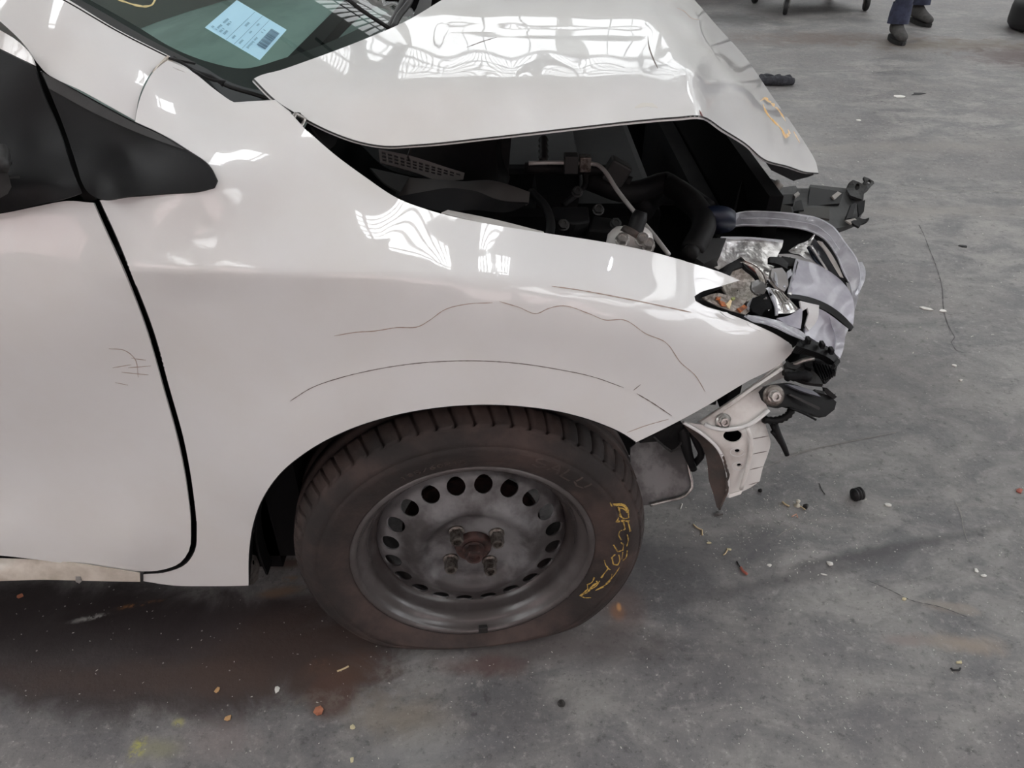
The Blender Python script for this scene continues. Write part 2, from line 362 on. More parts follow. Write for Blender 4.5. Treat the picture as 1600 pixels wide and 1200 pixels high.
# roof sheet with openings for the translucent sheets
SKY = [(x, x + 2.2, y0, y1) for x in (-9.9, -6.2, 4.9, 8.6) for y0, y1 in ((-8, -5.2), (-5, -2.6))] + [(x, x + 2.2, y0, y1) for x in (-9.9, -6.2, 8.6) for y0, y1 in ((-2.4, 1.7), (1.9, 6.4), (6.6, 10))] + [(4.9, 7.1, 6.6, 10), (.35, 1.15, 1.55, 3.1)] + [(x, x + 3.3, y0, y1) for x in (-10, -6.4, -2.8, .8, 4.4, 8) for y0, y1 in ((11.6, 16.2), (16.4, 20.8))]
xs = sorted({WX0, WX1} | {a for s in SKY for a in s[:2]}); ys = sorted({WY0, WY1} | {a for s in SKY for a in s[2:]})
V = [(x, y, WZ) for y in ys for x in xs]; Fc = []
for j in range(len(ys)-1):
    for i in range(len(xs)-1):
        cx, cy = (xs[i]+xs[i+1])/2, (ys[j]+ys[j+1])/2
        if not any(a < cx < b and c < cy < d for a, b, c, d in SKY): Fc.append((j*len(xs)+i, (j+1)*len(xs)+i, (j+1)*len(xs)+i+1, j*len(xs)+i+1))
struct(mesh_obj('ceiling', V, Fc, ceilm, None, False))
nw = 0
for a, b2, c, d in SKY:
    nw += 1; n = max(4, int((b2-a)/.13)); V = []; Fc = []
    for i in range(n*2+1):       # corrugated translucent sheet
        x = a + (b2-a) * i/(n*2); z = WZ + .06 + (.05 if i % 2 else 0); V += [(x, c, z), (x, d, z)]
    for i in range(n*2): Fc.append((2*i, 2*i+1, 2*i+3, 2*i+2))
    w = struct(mesh_obj('window_%d' % nw, V, Fc, sky_dim if c > 11 else (skymat('clear_roof_sheet', 11) if b2 - a < 1 else sky_em), None, False))
    Vb = []; Fb = []
    for i in range(n+1):
        x = a + (b2-a)*i/n; k = len(Vb); Vb += [(x-.018, c, WZ+.02), (x+.018, c, WZ+.02), (x+.018, d, WZ+.02), (x-.018, d, WZ+.02)]; Fb.append((k, k+1, k+2, k+3))
    g = mesh_obj('rib', Vb, Fb, ceilm, w, False); solid(g, .03)
nt_ = 0
for x in (-6.9, -3.2, 4.2, 7.9):
    nt_ += 1; struct(box('trim_%d' % nt_, (x-.1, WY0, WZ-.35), (x+.1, WY1, WZ-.02), beamm))
for y in (-7, -2.5, 1.8, 6.5, 14.0, 17.5):
    nt_ += 1; struct(box('trim_%d' % nt_, (WX0, y-.05, WZ-.16), (WX1, y+.05, WZ-.02), beamm))
def wall(name, a, b2, m=wallm):
    (x0, y0), (x1, y1) = a, b2; n = 60; V = []; Fc = []; dx, dy = x1-x0, y1-y0; L_ = math.hypot(dx, dy); nx, ny = -dy/L_, dx/L_
    for i in range(n*2+1):
        t = i/(n*2); o_ = .04 if (i//1) % 2 else 0; V += [(x0+dx*t+nx*o_, y0+dy*t+ny*o_, 0), (x0+dx*t+nx*o_, y0+dy*t+ny*o_, WZ)]
    for i in range(n*2): Fc.append((2*i, 2*i+2, 2*i+3, 2*i+1))
    return struct(mesh_obj(name, V, Fc, m, None, False))
wall('wall_left', (WX0, WY1), (WX0, WY0)); wall('wall_right', (WX1, WY0), (WX1, WY1)); wall('wall_back', (WX1, WY1), (WX0, WY1)); wall('wall_front', (WX0, WY0), (WX1, WY0))
for i in range(6):        # translucent sheets in the end wall
    x = -10.5 + i*4; nw += 1
    w = struct(box('window_%d' % nw, (x, WY1-.12, 4.6), (x+3.6, WY1-.08, 6.0), end_em))
    for k in range(1, 4): box('mullion', (x + k*.9 - .02, WY1-.16, 4.6), (x + k*.9 + .02, WY1-.12, 6.0), beamm, w)
for i in range(3):        # glowing panels added behind the camera to light the car side
    x = -9 + i*7; nw += 1
    w = struct(box('window_%d' % nw, (x, WY0+.08, 1.0), (x+4.5, WY0+.12, 4.4), mat('side_fill_glow', (255, 230, 230), .5, emit=SIDE_FILL)))
    for k in range(1, 5): box('mullion', (x + k*.9 - .03, WY0+.12, 1.0), (x + k*.9 + .03, WY0+.16, 4.4), beamm, w)

for i in range(4):        # glowing sheets added in the right hand wall to light the bonnet nose
    y = -5 + i*4.4; nw += 1
    w = struct(box('window_%d' % nw, (WX1-.12, y, 2.2), (WX1-.08, y+4, 5.2), mat('added_side_glow', (246, 248, 252), .5, emit=4.3)))
    for k in range(1, 4): box('mullion', (WX1-.16, y + k - .03, 2.2), (WX1-.12, y + k + .03, 5.2), beamm, w)
nt_ += 1; lt = struct(box('trim_%d' % nt_, (4.35, 2.85, 5.86), (4.65, 3.15, 6.2), beamm, None, .02))
v_, f_ = revolve([(.001, 0), (.11, 0), (.11, .02), (.001, .02)], 24, Matrix.Translation((4.5, 3.0, 5.83)) @ Matrix.Rotation(R(90), 4, 'X')); mesh_obj('lamp_disc', v_, f_, mat('lamp_glow', (240, 246, 255), .5, emit=140), lt)
# ================================================================== CAR
WC = Vector((-.066, .895, .240)); STEER = R(6)
car = empty('car', (-1.2, 1.70, 0), 'crash-damaged pearl white hatchback with buckled bonnet and flat front tyre', 'car')
# ---- side of the body: measured distances
body = Field([
    # fender bottom and door bottom
    (389, 914, .893), (225, 905, .893), (389, 860, .888), (300, 850, .890), (300, 780, .893), (385, 800, .878), (200, 860, .878), (0, 850, .876), (-300, 850, .878), (200, 890, .886), (0, 868, .884), (-300, 870, .888),
    (150, 780, .893), (0, 780, .897), (-300, 780, .90), (-550, 800, .90), (270, 700, .893), (100, 700, .893), (-100, 700, .893), (-400, 700, .893),
    (250, 560, .880), (100, 560, .872), (0, 585, .874), (-200, 580, .875), (-450, 570, .878), (0, 545, .866), (100, 520, .868), (-200, 535, .868),
    (180, 450, .868), (60, 430, .872), (-100, 430, .872), (-400, 430, .874), (-550, 450, .876), (150, 340, .893), (0, 345, .888), (-300, 345, .90), (-550, 330, .91),
    (-300, 300, .93), (-550, 290, .94),
    # shoulder crease, right below and right above
    (200, 432, .8665), (300, 434, .862), (400, 438, .858), (500, 440, .855), (600, 440, .855), (700, 442, .856), (800, 450, .861), (900, 460, .874), (1000, 475, .896), (1075, 488, .93),
    (200, 410, .868), (300, 411, .8655), (400, 412, .865), (500, 413, .867), (600, 414, .871), (700, 416, .877), (800, 422, .884), (900, 432, .900), (1000, 448, .925), (1085, 462, .962),
    # upper fender
    (180, 345, .888), (338, 284, .902), (250, 306, .894), (215, 192, .955), (290, 238, .925), (400, 330, .907), (500, 340, .910), (300, 375, .884), (400, 380, .879), (500, 382, .882), (600, 385, .888), (300, 465, .870), (400, 465, .861), (500, 466, .857), (600, 466, .856), (700, 470, .856), (240, 112, 1.015), (225, 150, .985), (262, 96, 1.05), (345, 150, 1.05), (400, 165, 1.04),
    (455, 178, 1.025), (520, 240, .99), (620, 310, .965), (690, 334, .955), (760, 350, .952), (860, 365, .955), (945, 378, .965), (1010, 392, .982), (1080, 412, 1.01), (1152, 437, 1.06),
    (600, 370, .905), (750, 390, .912), (900, 405, .928), (1040, 430, .965), (1120, 447, 1.02),
    # mid fender
    (300, 510, .868), (420, 500, .858), (550, 500, .851), (700, 505, .850), (850, 515, .857), (980, 530, .878), (1080, 545, .915), (1170, 550, .965), (1237, 548, 1.015), (1180, 510, .985), (1095, 478, .955), (1210, 530, 1.0),
    (340, 620, .872), (450, 600, .860), (560, 556, .8535), (700, 540, .852), (850, 550, .858), (970, 585, .880), (1070, 635, .915), (1130, 610, .945), (1200, 575, .99),
    # arch flare and lip
    (430, 665, .856), (560, 592, .8475), (700, 572, .846), (850, 582, .851), (960, 618, .868), (1040, 665, .897),
    (340, 750, .880), (389, 820, .882), (405, 785, .866), (430, 745, .857), (480, 705, .850), (540, 673, .846), (610, 650, .843), (680, 638, .841), (750, 633, .841), (820, 636, .843), (880, 645, .847), (940, 663, .857), (992, 690, .870),
], .15)
SHX = [(60, 428), (200, 422), (400, 426), (500, 429), (700, 433), (850, 444), (1000, 463), (1085, 480)]
class Creased:
    """the smooth side plus its pressed shoulder line"""
    def __init__(s, base): s.b = base
    def __call__(s, q):
        q = np.asarray(q, float); x = q[:, 0]; d = q[:, 1] - np.interp(x, [a for a, _ in SHX], [b for _, b in SHX])
        fade = np.interp(x, [120, 230, 520, 760, 1000], [0, 1, 1, .5, .25])
        return s.b(q) - .011 * fade * np.exp(-np.sqrt(d*d + 16) / np.where(d < 0, 40, 28))
body = Creased(body)
fender_ol = [(250, 103), (262, 94), (300, 112), (340, 143), (366, 160), (430, 158), (455, 178), (480, 205), (520, 240), (570, 277), (620, 310), (680, 332), (760, 350), (860, 366), (945, 379), (1010, 392), (1080, 411), (1130, 427), (1156, 438), (1120, 449), (1094, 457), (1085, 463), (1087, 471), (1097, 477), (1130, 488), (1180, 508), (1220, 528), (1237, 540), (1240, 548), (1226, 563), (1160, 600), (1100, 636), (1040, 668), (993, 691),
             (975, 679), (940, 663), (880, 645), (820, 636), (750, 633), (680, 638), (610, 651), (540, 674), (480, 706), (434, 745), (408, 785), (396, 820), (390, 860), (389, 915), (330, 916), (262, 914), (224, 908), (224, 897), (262, 893), (291, 880), (304, 860), (307, 828), (302, 770), (288, 690), (266, 610), (237, 510), (210, 440), (177, 360), (155, 313),
             (205, 308), (260, 303), (315, 299), (336, 294), (341, 283), (331, 263), (292, 233), (250, 208), (211, 190), (214, 172), (222, 145), (230, 128), (240, 112)]
fender = panel('front_fender', fender_ol, body, paint, car, .002, 9)
fender['label'] = 'white front fender with long paint cracks over the arch'
# folded flanges give the fender its depth
def skirt(name, pts, vec, m, parent, field=body, th=.0015, n=3):
    c = smooth_line(pts, False, 8, 38)[:, :2]; A = PA(c, field(c)); v = np.array(vec); k = len(A); V = np.concatenate([A + v*i/n for i in range(n+1)])
    Fc = [(j*k+i, j*k+i+1, (j+1)*k+i+1, (j+1)*k+i) for j in range(n) for i in range(k-1)]
    return solid(fixn(mesh_obj(name, V, Fc, m, parent)), th, 0)
arch_l = [(993, 691), (975, 679), (940, 663), (880, 645), (820, 636), (750, 633), (680, 638), (610, 651), (540, 674), (480, 706), (434, 745), (408, 785), (396, 820), (390, 860), (389, 915)]
skirt('arch_lip', arch_l, (0, .022, .002), blackpl, fender)
skirt('bonnet_flange', [(480, 205), (520, 240), (570, 277), (620, 310), (680, 332), (760, 350), (860, 366), (945, 379), (1010, 392), (1070, 408)], (0, .012, -.03), paint, fender)
skirt('front_flange', [(1087, 471), (1097, 477), (1130, 488), (1180, 508), (1220, 528), (1237, 540)], (-.002, .02, -.008), paint, fender)
skirt('lower_flange', [(1226, 563), (1160, 600), (1100, 636), (1040, 668), (993, 691)], (-.004, .02, 0), paint, fender)
skirt('door_flange', [(155, 313), (177, 360), (210, 440), (237, 510), (266, 610), (288, 690), (302, 770), (307, 828), (304, 860), (291, 880), (262, 893), (224, 897)], (0.002, .03, 0), seal, fender)
# cracks and scuffs in the fender paint
for nm, pts, mm_, w in [
    ('paint_crack', [(453, 627), (485, 607), (530, 591), (590, 577), (650, 568), (720, 564), (800, 567), (870, 577), (930, 590), (975, 606)], crackd, 1.1),
    ('paint_crack', [(995, 615), (1020, 630), (1050, 650)], crackd, 1.6), ('paint_crack', [(990, 610), (1001, 601)], crackd, 1.3),
    ('paint_crack', [(522, 525), (560, 519), (580, 518), (620, 512), (655, 510), (672, 500), (695, 484), (725, 476), (770, 473)], crackm, 1.1),
    ('paint_crack', [(780, 471), (810, 480), (840, 490), (855, 483), (875, 478), (920, 490), (945, 500), (975, 500), (1010, 522), (1040, 535), (1065, 568), (1085, 585), (1102, 612)], crackm, 1.2),
    ('paint_crack', [(862, 447), (905, 453), (960, 463), (1020, 475), (1080, 488)], crackm, 1.6),
    ('paint_crack', [(980, 676), (1010, 665), (1045, 655)], crackm, .9)]:
    ribbon(nm, pts, body, mm_, fender, w)
# inner flange of the fender beside the cowl
plate('fender_inner_flange', [(258, 100, 1.045), (264, 92, 1.075), (290, 104, 1.08), (318, 128, 1.08), (342, 146, 1.075), (362, 160, 1.06), (338, 147, 1.055), (300, 118, 1.055)], paint, fender, .002)
# inner structure of the shoulder beside the hinge
plate('hinge_panel', [(362, 160, 1.06), (430, 156, 1.07), (455, 176, 1.06), (448, 192, 1.03), (415, 180, 1.035), (380, 168, 1.045)], paint, car, .002)
tube('hinge_clip', [(455, 190, 1.03), (462, 178, 1.04), (476, 186, 1.05), (470, 198, 1.04), (458, 196, 1.03)], .003, silver, car, n=6, step=.004)
hexnut(P(467, 187, 1.05), (0, -.6, .8), .007, .008, blackpl, 'hinge_bolt', car)

# ---- door
door_ol = [(146, 317), (158, 345), (200, 440), (227, 510), (256, 610), (278, 690), (293, 770), (298, 828), (295, 861), (282, 879), (255, 890), (215, 893), (100, 880), (0, 868), (-200, 868), (-545, 872), (-575, 700), (-590, 500), (-580, 330), (-560, 292), (-300, 300), (-150, 330), (0, 334), (60, 322), (105, 314)]
door = panel('front_door', door_ol, body, paint, car, .003, 14)
for pts in ([(170, 545), (195, 548), (210, 560), (216, 590)], [(190, 582), (232, 586)], [(205, 560), (228, 563)], [(200, 575), (236, 572)], [(180, 598), (200, 602)], [(176, 575), (205, 570)]):
    ribbon('scuff', pts, body, crackm, door, .8)
fp = Field([(0, 75, 1.0), (55, 100, .985), (68, 140, .975), (95, 200, .955), (118, 270, .905), (128, 300, .885), (60, 318, .88), (0, 333, .868), (0, 160, .965), (0, 240, .92), (60, 230, .935), (0, 290, .872), (60, 290, .885), (118, 290, .888), (-120, 80, 1.0), (-120, 250, .93), (-120, 310, .89), (0, 315, .866)])
sail = panel('mirror_sail', [(0, 78), (54, 104), (66, 142), (92, 202), (114, 268), (128, 302), (100, 311), (60, 320), (0, 334), (-120, 330), (-130, 25)], fp, blackpl, door, .003, 9)
# door window frame and glass behind the sail
tfw = Field([(0, 60, 1.01), (50, 95, .99), (-200, -60, 1.03), (-130, 25, 1.0), (-600, -250, 1.12), (-600, -330, 1.14)])
panel('window_frame', [(0, 47), (30, 66), (50, 90), (54, 102), (0, 76), (-130, 10), (-420, -130), (-640, -235), (-700, -300), (-420, -180), (-200, -70)], tfw, paint, door, .003, 14)
gl = Field([(-130, 25, 1.005), (-130, 320, .92), (-560, 285, .945), (-600, -220, 1.12), (-350, -100, 1.06), (-350, 290, .94)])
panel('door_glass', [(-128, 28), (-128, 322), (-300, 302), (-560, 290), (-640, 30), (-640, -225), (-420, -125)], gl, doorglass, door, .003, 20)
plate('sail_seal', [(50, 92, 1.02), (75, 100, 1.02), (110, 200, .99), (135, 280, .93), (150, 312, .915), (135, 318, .915), (115, 290, .93), (85, 210, .99), (55, 130, 1.01)], seal, car, .003, 10)
# broken mirror mount
mb = plate('mirror_mount', [(-60, 240, .84), (-10, 238, .86), (8, 252, .862), (14, 275, .865), (18, 292, .866), (12, 303, .862), (-5, 312, .855), (-60, 318, .83)], greypl, door, .03, 7, bev=.002)
o = plate('mirror_wire', [(16, 276, .866), (31, 276, .872), (32, 278.5, .872), (16, 279, .866)], seal, door, .002)
tube('mirror_boss', [(2, 262, .84), (4, 244, .86), (3, 234, .872)], .008, greypl, door, n=16)
plate('mirror_lug', [(3, 236, .862), (9, 234, .864), (10, 244, .866), (20, 256, .868), (12, 262, .866), (2, 258, .862)], greypl, door, .008)
# sill
sillf = Field([(0, 880, .888), (0, 893, .872), (0, 903, .874), (120, 892, .876), (225, 900, .884), (225, 912, .886), (-500, 880, .88), (-500, 900, .87), (100, 902, .876), (-300, 893, .872)])
sill = panel('sill', [(-560, 878), (-200, 872), (0, 872), (100, 878), (170, 888), (218, 896), (219, 909), (150, 908), (60, 906), (0, 908), (-200, 909), (-560, 910)], sillf, paint_dirty, car, .002, 10)
plate('drain_tab', [(118, 901, .874), (126, 901, .874), (128, 908, .872), (124, 912, .872), (118, 909, .872)], silver, sill, .004)
# rear wheel-arch edge brackets on the fender
plate('arch_bracket', [(389, 818, .884), (396, 816, .895), (397, 830, .90), (392, 846, .90), (391, 866, .905), (400, 868, .92), (405, 880, .925), (403, 905, .925), (396, 913, .91), (390, 914, .894)], silver, fender, .0015, 5, holes=[ell(393.5, 828, 1.8, 4, 8), ell(396.5, 879, 2.2, 4, 8)])
# ---- A pillar
apf = Field([(262, 94, 1.06), (215, 190, .962), (60, 105, .995), (105, 0, 1.09), (150, 50, 1.055), (0, 30, 1.005), (-300, -130, 1.06), (-300, -230, 1.15), (240, 130, 1.01), (160, 110, 1.0), (-600, -330, 1.13), (-600, -400, 1.2)])
pil = panel('a_pillar', [(248, 100), (236, 114), (226, 130), (218, 150), (211, 188), (130, 143), (66, 108), (58, 98), (40, 72), (0, 33), (-200, -82), (-420, -195), (-700, -320), (-700, -420), (-420, -300), (-200, -178), (0, -62), (60, -28), (108, 0), (180, 44), (266, 88), (258, 94)], apf, paint, car, .001, 12)
plate('pillar_seam_cap', [(264, 88, 1.064), (270, 96, 1.07), (262, 97, 1.066), (252, 101, 1.045), (240, 114, 1.02), (247, 104, 1.03)], paint_dirty, pil, .002)
gf = Field([(62, 108, .985), (130, 145, .975), (215, 192, .955), (290, 235, .925), (338, 283, .90), (330, 297, .893), (260, 303, .888), (152, 310, .880), (137, 300, .882), (125, 285, .890), (120, 255, .920), (100, 200, .955), (200, 250, .935), (250, 286, .899), (180, 288, .890), (75, 140, .975)])
garn = panel('corner_garnish', [(62, 110), (130, 147), (211, 191), (250, 209), (291, 234), (330, 264), (339, 283), (334, 293), (315, 298), (260, 302), (205, 306), (153, 310), (138, 301), (128, 285), (121, 262), (101, 202), (77, 142)], gf, blackpl, car, .003, 8)
g2 = Field([(62, 108, .982), (130, 145, .971), (215, 192, .951), (78, 130, .974), (225, 212, .943), (290, 233, .921), (150, 170, .962)])
panel('garnish_chamfer', [(66, 113), (130, 149), (211, 193), (250, 211), (288, 234), (232, 214), (150, 178), (76, 138)], g2, greypl, garn, .002, 8)
# ---- windscreen
def gz(x, Y): return .935 + .54 * ((-.21 - .8 * (1.7 - Y) ** 2) - x)
wsf = SurfField(gz, .9, 3.2)
ws_ol = [(-500, -300), (-200, -152), (0, -50), (100, 6), (180, 52), (264, 96), (310, 122), (360, 142), (405, 152), (470, 140), (560, 120), (680, 70), (760, 30), (800, -20), (640, -120), (300, -230), (-100, -330)]
wind = panel('windscreen', ws_ol, wsf, windglass, car, .004, 18)
wind['label'] = 'tinted windscreen with blue paper slip'
hole = smooth_line([(-450, -270), (-100, -130), (60, -45), (150, 5), (215, 42), (272, 76), (330, 98), (380, 107), (440, 92), (560, 45), (660, -15), (560, -90), (300, -190), (-100, -290)], True, 12)
panel('glass_border', [(-480, -290), (-200, -150), (0, -48), (100, 8), (180, 54), (262, 96), (310, 120), (360, 140), (405, 150), (470, 138), (560, 118), (680, 66), (758, 26), (780, -20), (640, -110), (300, -222), (-100, -320)], wsf, frit, wind, .001, 14, holes=[hole], shift=.012)
skirt('glass_seal', [(-420, -280), (-200, -166), (0, -52), (60, -20), (108, 6), (180, 48), (266, 92)], (.012, .05, -.018), seal, pil, apf, .003)
# cowl trim between glass, hood corner and fender
cw = Field([(268, 92, 1.075), (300, 112, 1.09), (360, 155, 1.075), (430, 158, 1.09), (400, 145, 1.14), (330, 115, 1.13), (290, 95, 1.12), (450, 165, 1.12), (420, 130, 1.2)])
cowl = panel('cowl_trim', [(266, 90), (285, 92), (320, 106), (350, 124), (400, 140), (450, 140), (470, 180), (430, 160), (364, 160), (338, 140), (300, 112)], cw, blackpl, car, .003, 8)
tube('cowl_edge', [(270, 90, 1.08), (305, 112, 1.09), (330, 120, 1.1), (350, 132, 1.09), (400, 148, 1.1), (430, 158, 1.1)], .003, seal, cowl, n=8)
tube('washer_hose', [(300, 110, 1.08), (335, 126, 1.07), (352, 128, 1.075), (346, 134, 1.07)], .002, darkpl, cowl, n=6)
# paper slip on the glass: sheet, ruled lines, barcode, print
st = [np.array(q, float) for q in ((320, 43), (370, 0), (448, 46.5), (406, 94))]
def bl(u, v): return (1-u)*(1-v)*st[0] + u*(1-v)*st[1] + u*v*st[2] + (1-u)*v*st[3]   # u: towards top edge, v: along
SV = []; SF = []; SM = []
def quad(u0, u1, v0, v1, mi, lift):
    k = len(SV); q = np.array([bl(u0, v0), bl(u1, v0), bl(u1, v1), bl(u0, v1)]); p = PA(q, wsf(q) - lift)
    for r in p: SV.append(tuple(r))
    SF.append((k, k+1, k+2, k+3)); SM.append(mi)
quad(0, 1, 0, 1, 0, .003)
for v in (.375, .52, .66): quad(.02, .98, v, v+.007, 1, .0045)
t = .10
while t < .62:
    w = random.choice((.008, .012, .02, .012)); quad(.20+t, .20+t+w, .79, .95, 2, .0045); t += w + random.choice((.008, .014))
for (u, v, n_) in ((.1, .06, 3), (.1, .13, 7), (.1, .20, 5), (.1, .27, 5), (.34, .13, 6), (.34, .2, 5), (.12, .42, 4), (.55, .42, 5), (.1, .56, 5), (.45, .56, 3), (.68, .56, 4), (.1, .70, 14), (.62, .70, 4)):
    for i in range(n_):
        if random.random() < .85: quad(u + i*.026, u + i*.026 + .016, v, v + .03 + .012*random.random(), 1, .0045)
mesh_obj('paper_slip', SV, SF, None, wind, False, [mat('light_blue_paper', (178, 222, 240), .7), mat('grey_print', (120, 160, 178), .7), mat('dark_print', (62, 92, 112), .7)], SM)['label'] = 'light blue paper slip with barcode'
ribbon('crayon_ring', [(176, -12), (182, -3), (196, 3), (212, 8), (228, 10), (238, 7), (242, 0), (238, -9)], wsf, yellow_mark, wind, 3.2, .002)
# wiper arm
tube('wiper_arm', [(606, 52, 1.50), (616, 30, 1.56), (627, 8, 1.64), (634, -20, 1.8)], .007, greypl, wind, n=8)
tube('wiper_link', [(614, 44, 1.49), (624, 24, 1.55), (638, 6, 1.6), (644, -20, 1.72)], .006, greypl, wind, n=8)
tube('wiper_blade', [(612, 47, 1.50), (560, 12, 1.48), (520, -20, 1.5)], .004, seal, wind, n=6)
plate('cowl_panel', [(645, 28, 1.58), (660, -12, 1.75), (676, -12, 1.77), (672, 20, 1.62)], greypl, cowl, .004)
# ---- bonnet (buckled)
hoodf = Field([
    (395, 125, 1.10), (430, 158, 1.075), (470, 183, 1.055), (520, 208, 1.035), (600, 228, 1.015), (680, 224, 1.008), (760, 215, 1.008), (900, 200, 1.008), (1000, 189, 1.012), (1060, 184, 1.02), (1098, 183, 1.03),
    (480, 95, 1.205), (560, 65, 1.33), (640, 30, 1.50), (690, 0, 1.70), (740, -30, 2.0),
    (480, 140, 1.115), (560, 145, 1.098), (640, 128, 1.115), (700, 123, 1.12), (800, 119, 1.122), (900, 116, 1.124), (980, 116, 1.12), (1040, 138, 1.095), (1075, 160, 1.06),
    (480, 122, 1.15), (560, 118, 1.16), (640, 106, 1.175), (700, 103, 1.18), (800, 100, 1.182), (900, 98, 1.184), (980, 98, 1.178),
    (640, 70, 1.30), (700, 65, 1.33), (800, 62, 1.335), (900, 60, 1.335), (980, 60, 1.33),
    (560, 190, 1.052), (700, 172, 1.060), (850, 160, 1.062), (980, 152, 1.064),
    (720, 30, 1.49), (800, 28, 1.50), (900, 26, 1.51), (990, 24, 1.52), (780, -2, 1.72), (870, -3, 1.72), (960, -5, 1.74), (800, -30, 2.0), (900, -30, 2.02), (1000, -30, 2.05),
    (1010, 12, 1.62), (1040, 50, 1.42), (1048, 90, 1.24), (1085, 112, 1.165), (1090, 148, 1.09),
    (1040, 12, 1.70), (1075, 60, 1.46), (1105, 110, 1.28), (1115, 150, 1.17), (1120, 182, 1.11), (1165, 225, 1.135), (1195, 250, 1.185), (1230, 260, 1.26), (1262, 270, 1.35), (1278, 272, 1.40), (1160, 190, 1.19), (1190, 215, 1.22),
    (1150, 140, 1.30), (1185, 175, 1.31), (1220, 222, 1.31), (1120, 72, 1.55), (1095, 30, 1.78), (1165, 122, 1.46), (1205, 172, 1.42), (1250, 240, 1.385),
    (1262, 232, 1.44), (1240, 200, 1.50), (1205, 150, 1.60), (1165, 90, 1.76), (1120, 40, 1.96), (1085, 0, 2.12), (1055, -30, 2.25)], 5e-3)
class Ridged:
    def __init__(s, base, lines): s.b, s.l = base, lines
    def __call__(s, q):
        q = np.asarray(q, float); Y = s.b(q)
        for pts, h, L in s.l:
            best = np.full(len(q), 1e9); A = np.array(pts, float)
            for a, b in zip(A[:-1], A[1:]):
                ab = b - a; t = np.clip(((q[:, :2] - a) @ ab) / (ab @ ab), 0, 1); best = np.minimum(best, np.linalg.norm(q[:, :2] - a - t[:, None]*ab, axis=1))
            Y = Y - h * np.exp(-np.sqrt(best**2 + 4) / L)
        return Y
hoodf = Ridged(hoodf, [([(1062, 22), (1100, 70), (1145, 122), (1190, 166), (1222, 205)], .020, 16), ([(1012, 14), (1050, 52), (1058, 92), (1090, 112)], .010, 9), ([(700, 44), (860, 50), (1005, 52)], -.018, 9), ([(1000, 112), (1045, 138), (1080, 158), (1097, 178)], .006, 8), ([(1062, 112), (1096, 118)], .006, 6), ([(1115, 125), (1112, 150)], .004, 5), ([(1150, 130), (1160, 152), (1175, 200)], .004, 6)])
hood_ol = [(395, 124), (430, 158), (470, 183), (520, 208), (560, 222), (600, 229), (650, 227), (760, 216), (900, 200), (1000, 189), (1060, 184), (1098, 183), (1130, 203), (1165, 225), (1195, 250), (1230, 260), (1262, 270), (1279, 271), (1275, 254), (1262, 230), (1240, 197), (1205, 148), (1165, 90), (1120, 40), (1085, 0), (1050, -33), (900, -40), (750, -37), (690, 0), (640, 30), (560, 65), (480, 95), (440, 109), (400, 121)]
hood = panel('bonnet', hood_ol, hoodf, paint, car, .004, 8)
hood['label'] = 'buckled white bonnet raised at its near edge'
edge_l = [(395, 124), (430, 158), (470, 183), (520, 208), (560, 222), (600, 229), (650, 227), (760, 216), (900, 200), (1000, 189), (1060, 184), (1098, 183), (1130, 203), (1165, 225), (1195, 250), (1230, 260), (1262, 270), (1279, 271)]
skirt('bonnet_hem', edge_l, (0, .03, -.004), greypl, hood, hoodf, .002, 2)
panel('bonnet_lining', [(450, 150), (520, 190), (600, 212), (760, 200), (1000, 172), (1095, 168), (1150, 196), (1190, 232), (1235, 248), (1215, 208), (1150, 130), (1045, 20), (900, -15), (760, -18), (700, 10), (560, 80), (470, 110)], hoodf, voidm, hood, .004, 20, shift=.045)
plate('nose_trim', [(1195, 251, 1.19), (1230, 262, 1.27), (1262, 272, 1.36), (1272, 273, 1.38), (1262, 277, 1.37), (1245, 281, 1.34), (1240, 283, 1.33), (1205, 266, 1.24)], darkpl, hood, .01)
for pts, mm_, w in (([(1012, 56), (1014, 72), (1020, 90), (1028, 107)], crackd, 2.0), ([(729, 74), (750, 66), (776, 58)], crackd, 1.3), ([(1057, 12), (1070, 18), (1080, 28), (1093, 31)], crackm, 1.0), ([(1093, 172), (1097, 180), (1099, 184)], redm, 2.2)):
    ribbon('paint_crack', pts, hoodf, mm_, hood, w)
for pts, w in (([(1188, 158), (1195, 153), (1205, 160), (1216, 172)], 5), ([(1192, 162), (1198, 176), (1206, 186), (1218, 198), (1226, 208)], 3), ([(1212, 165), (1222, 180), (1228, 190)], 3), ([(1222, 205), (1228, 214), (1234, 208), (1231, 202)], 6), ([(1240, 205), (1246, 216), (1250, 223)], 2.4)):
    ribbon('crayon_mark', pts, hoodf, orange_mark, hood, w)
ribbon('dust_smudge', [(992, 168), (1004, 164), (1018, 164), (1028, 168)], hoodf, mat('hood_dust', (212, 209, 202), .5), hood, 7, .0004)

# ---- engine bay
bay = box('bay_blocker', (-.40, 1.25, .16), (.34, 2.38, .22), voidm, car)  # black tray added to block light under the bay
box('far_bay_blocker', (-.42, 2.36, .2), (.46, 2.39, .88), voidm, car)  # unseen black wall added to close the bay against light
box('front_bay_blocker', (.455, 1.28, .24), (.48, 2.37, .74), voidm, car)  # black plate added to keep the front of the bay dark
plate('inner_fender', [(450, 195, 1.06), (520, 250, 1.02), (620, 322, 1.0), (760, 362, .99), (945, 390, 1.0), (1090, 425, 1.05), (1090, 560, 1.08), (950, 520, 1.03), (700, 480, 1.02), (480, 400, 1.05)], voidm, car, .004, 14)
box('bulkhead', (-.42, 1.06, .2), (-.38, 2.36, .92), voidm, car)
box('radiator', (.40, 1.30, .26), (.44, 2.3, .62), darkpl, car)
eng = box('engine_block', (-.26, 1.42, .22), (.30, 2.05, .66), darkpl, car, .02)
box('cylinder_cover', (-.20, 1.48, .66), (.14, 1.95, .72), darkpl, eng, .015)
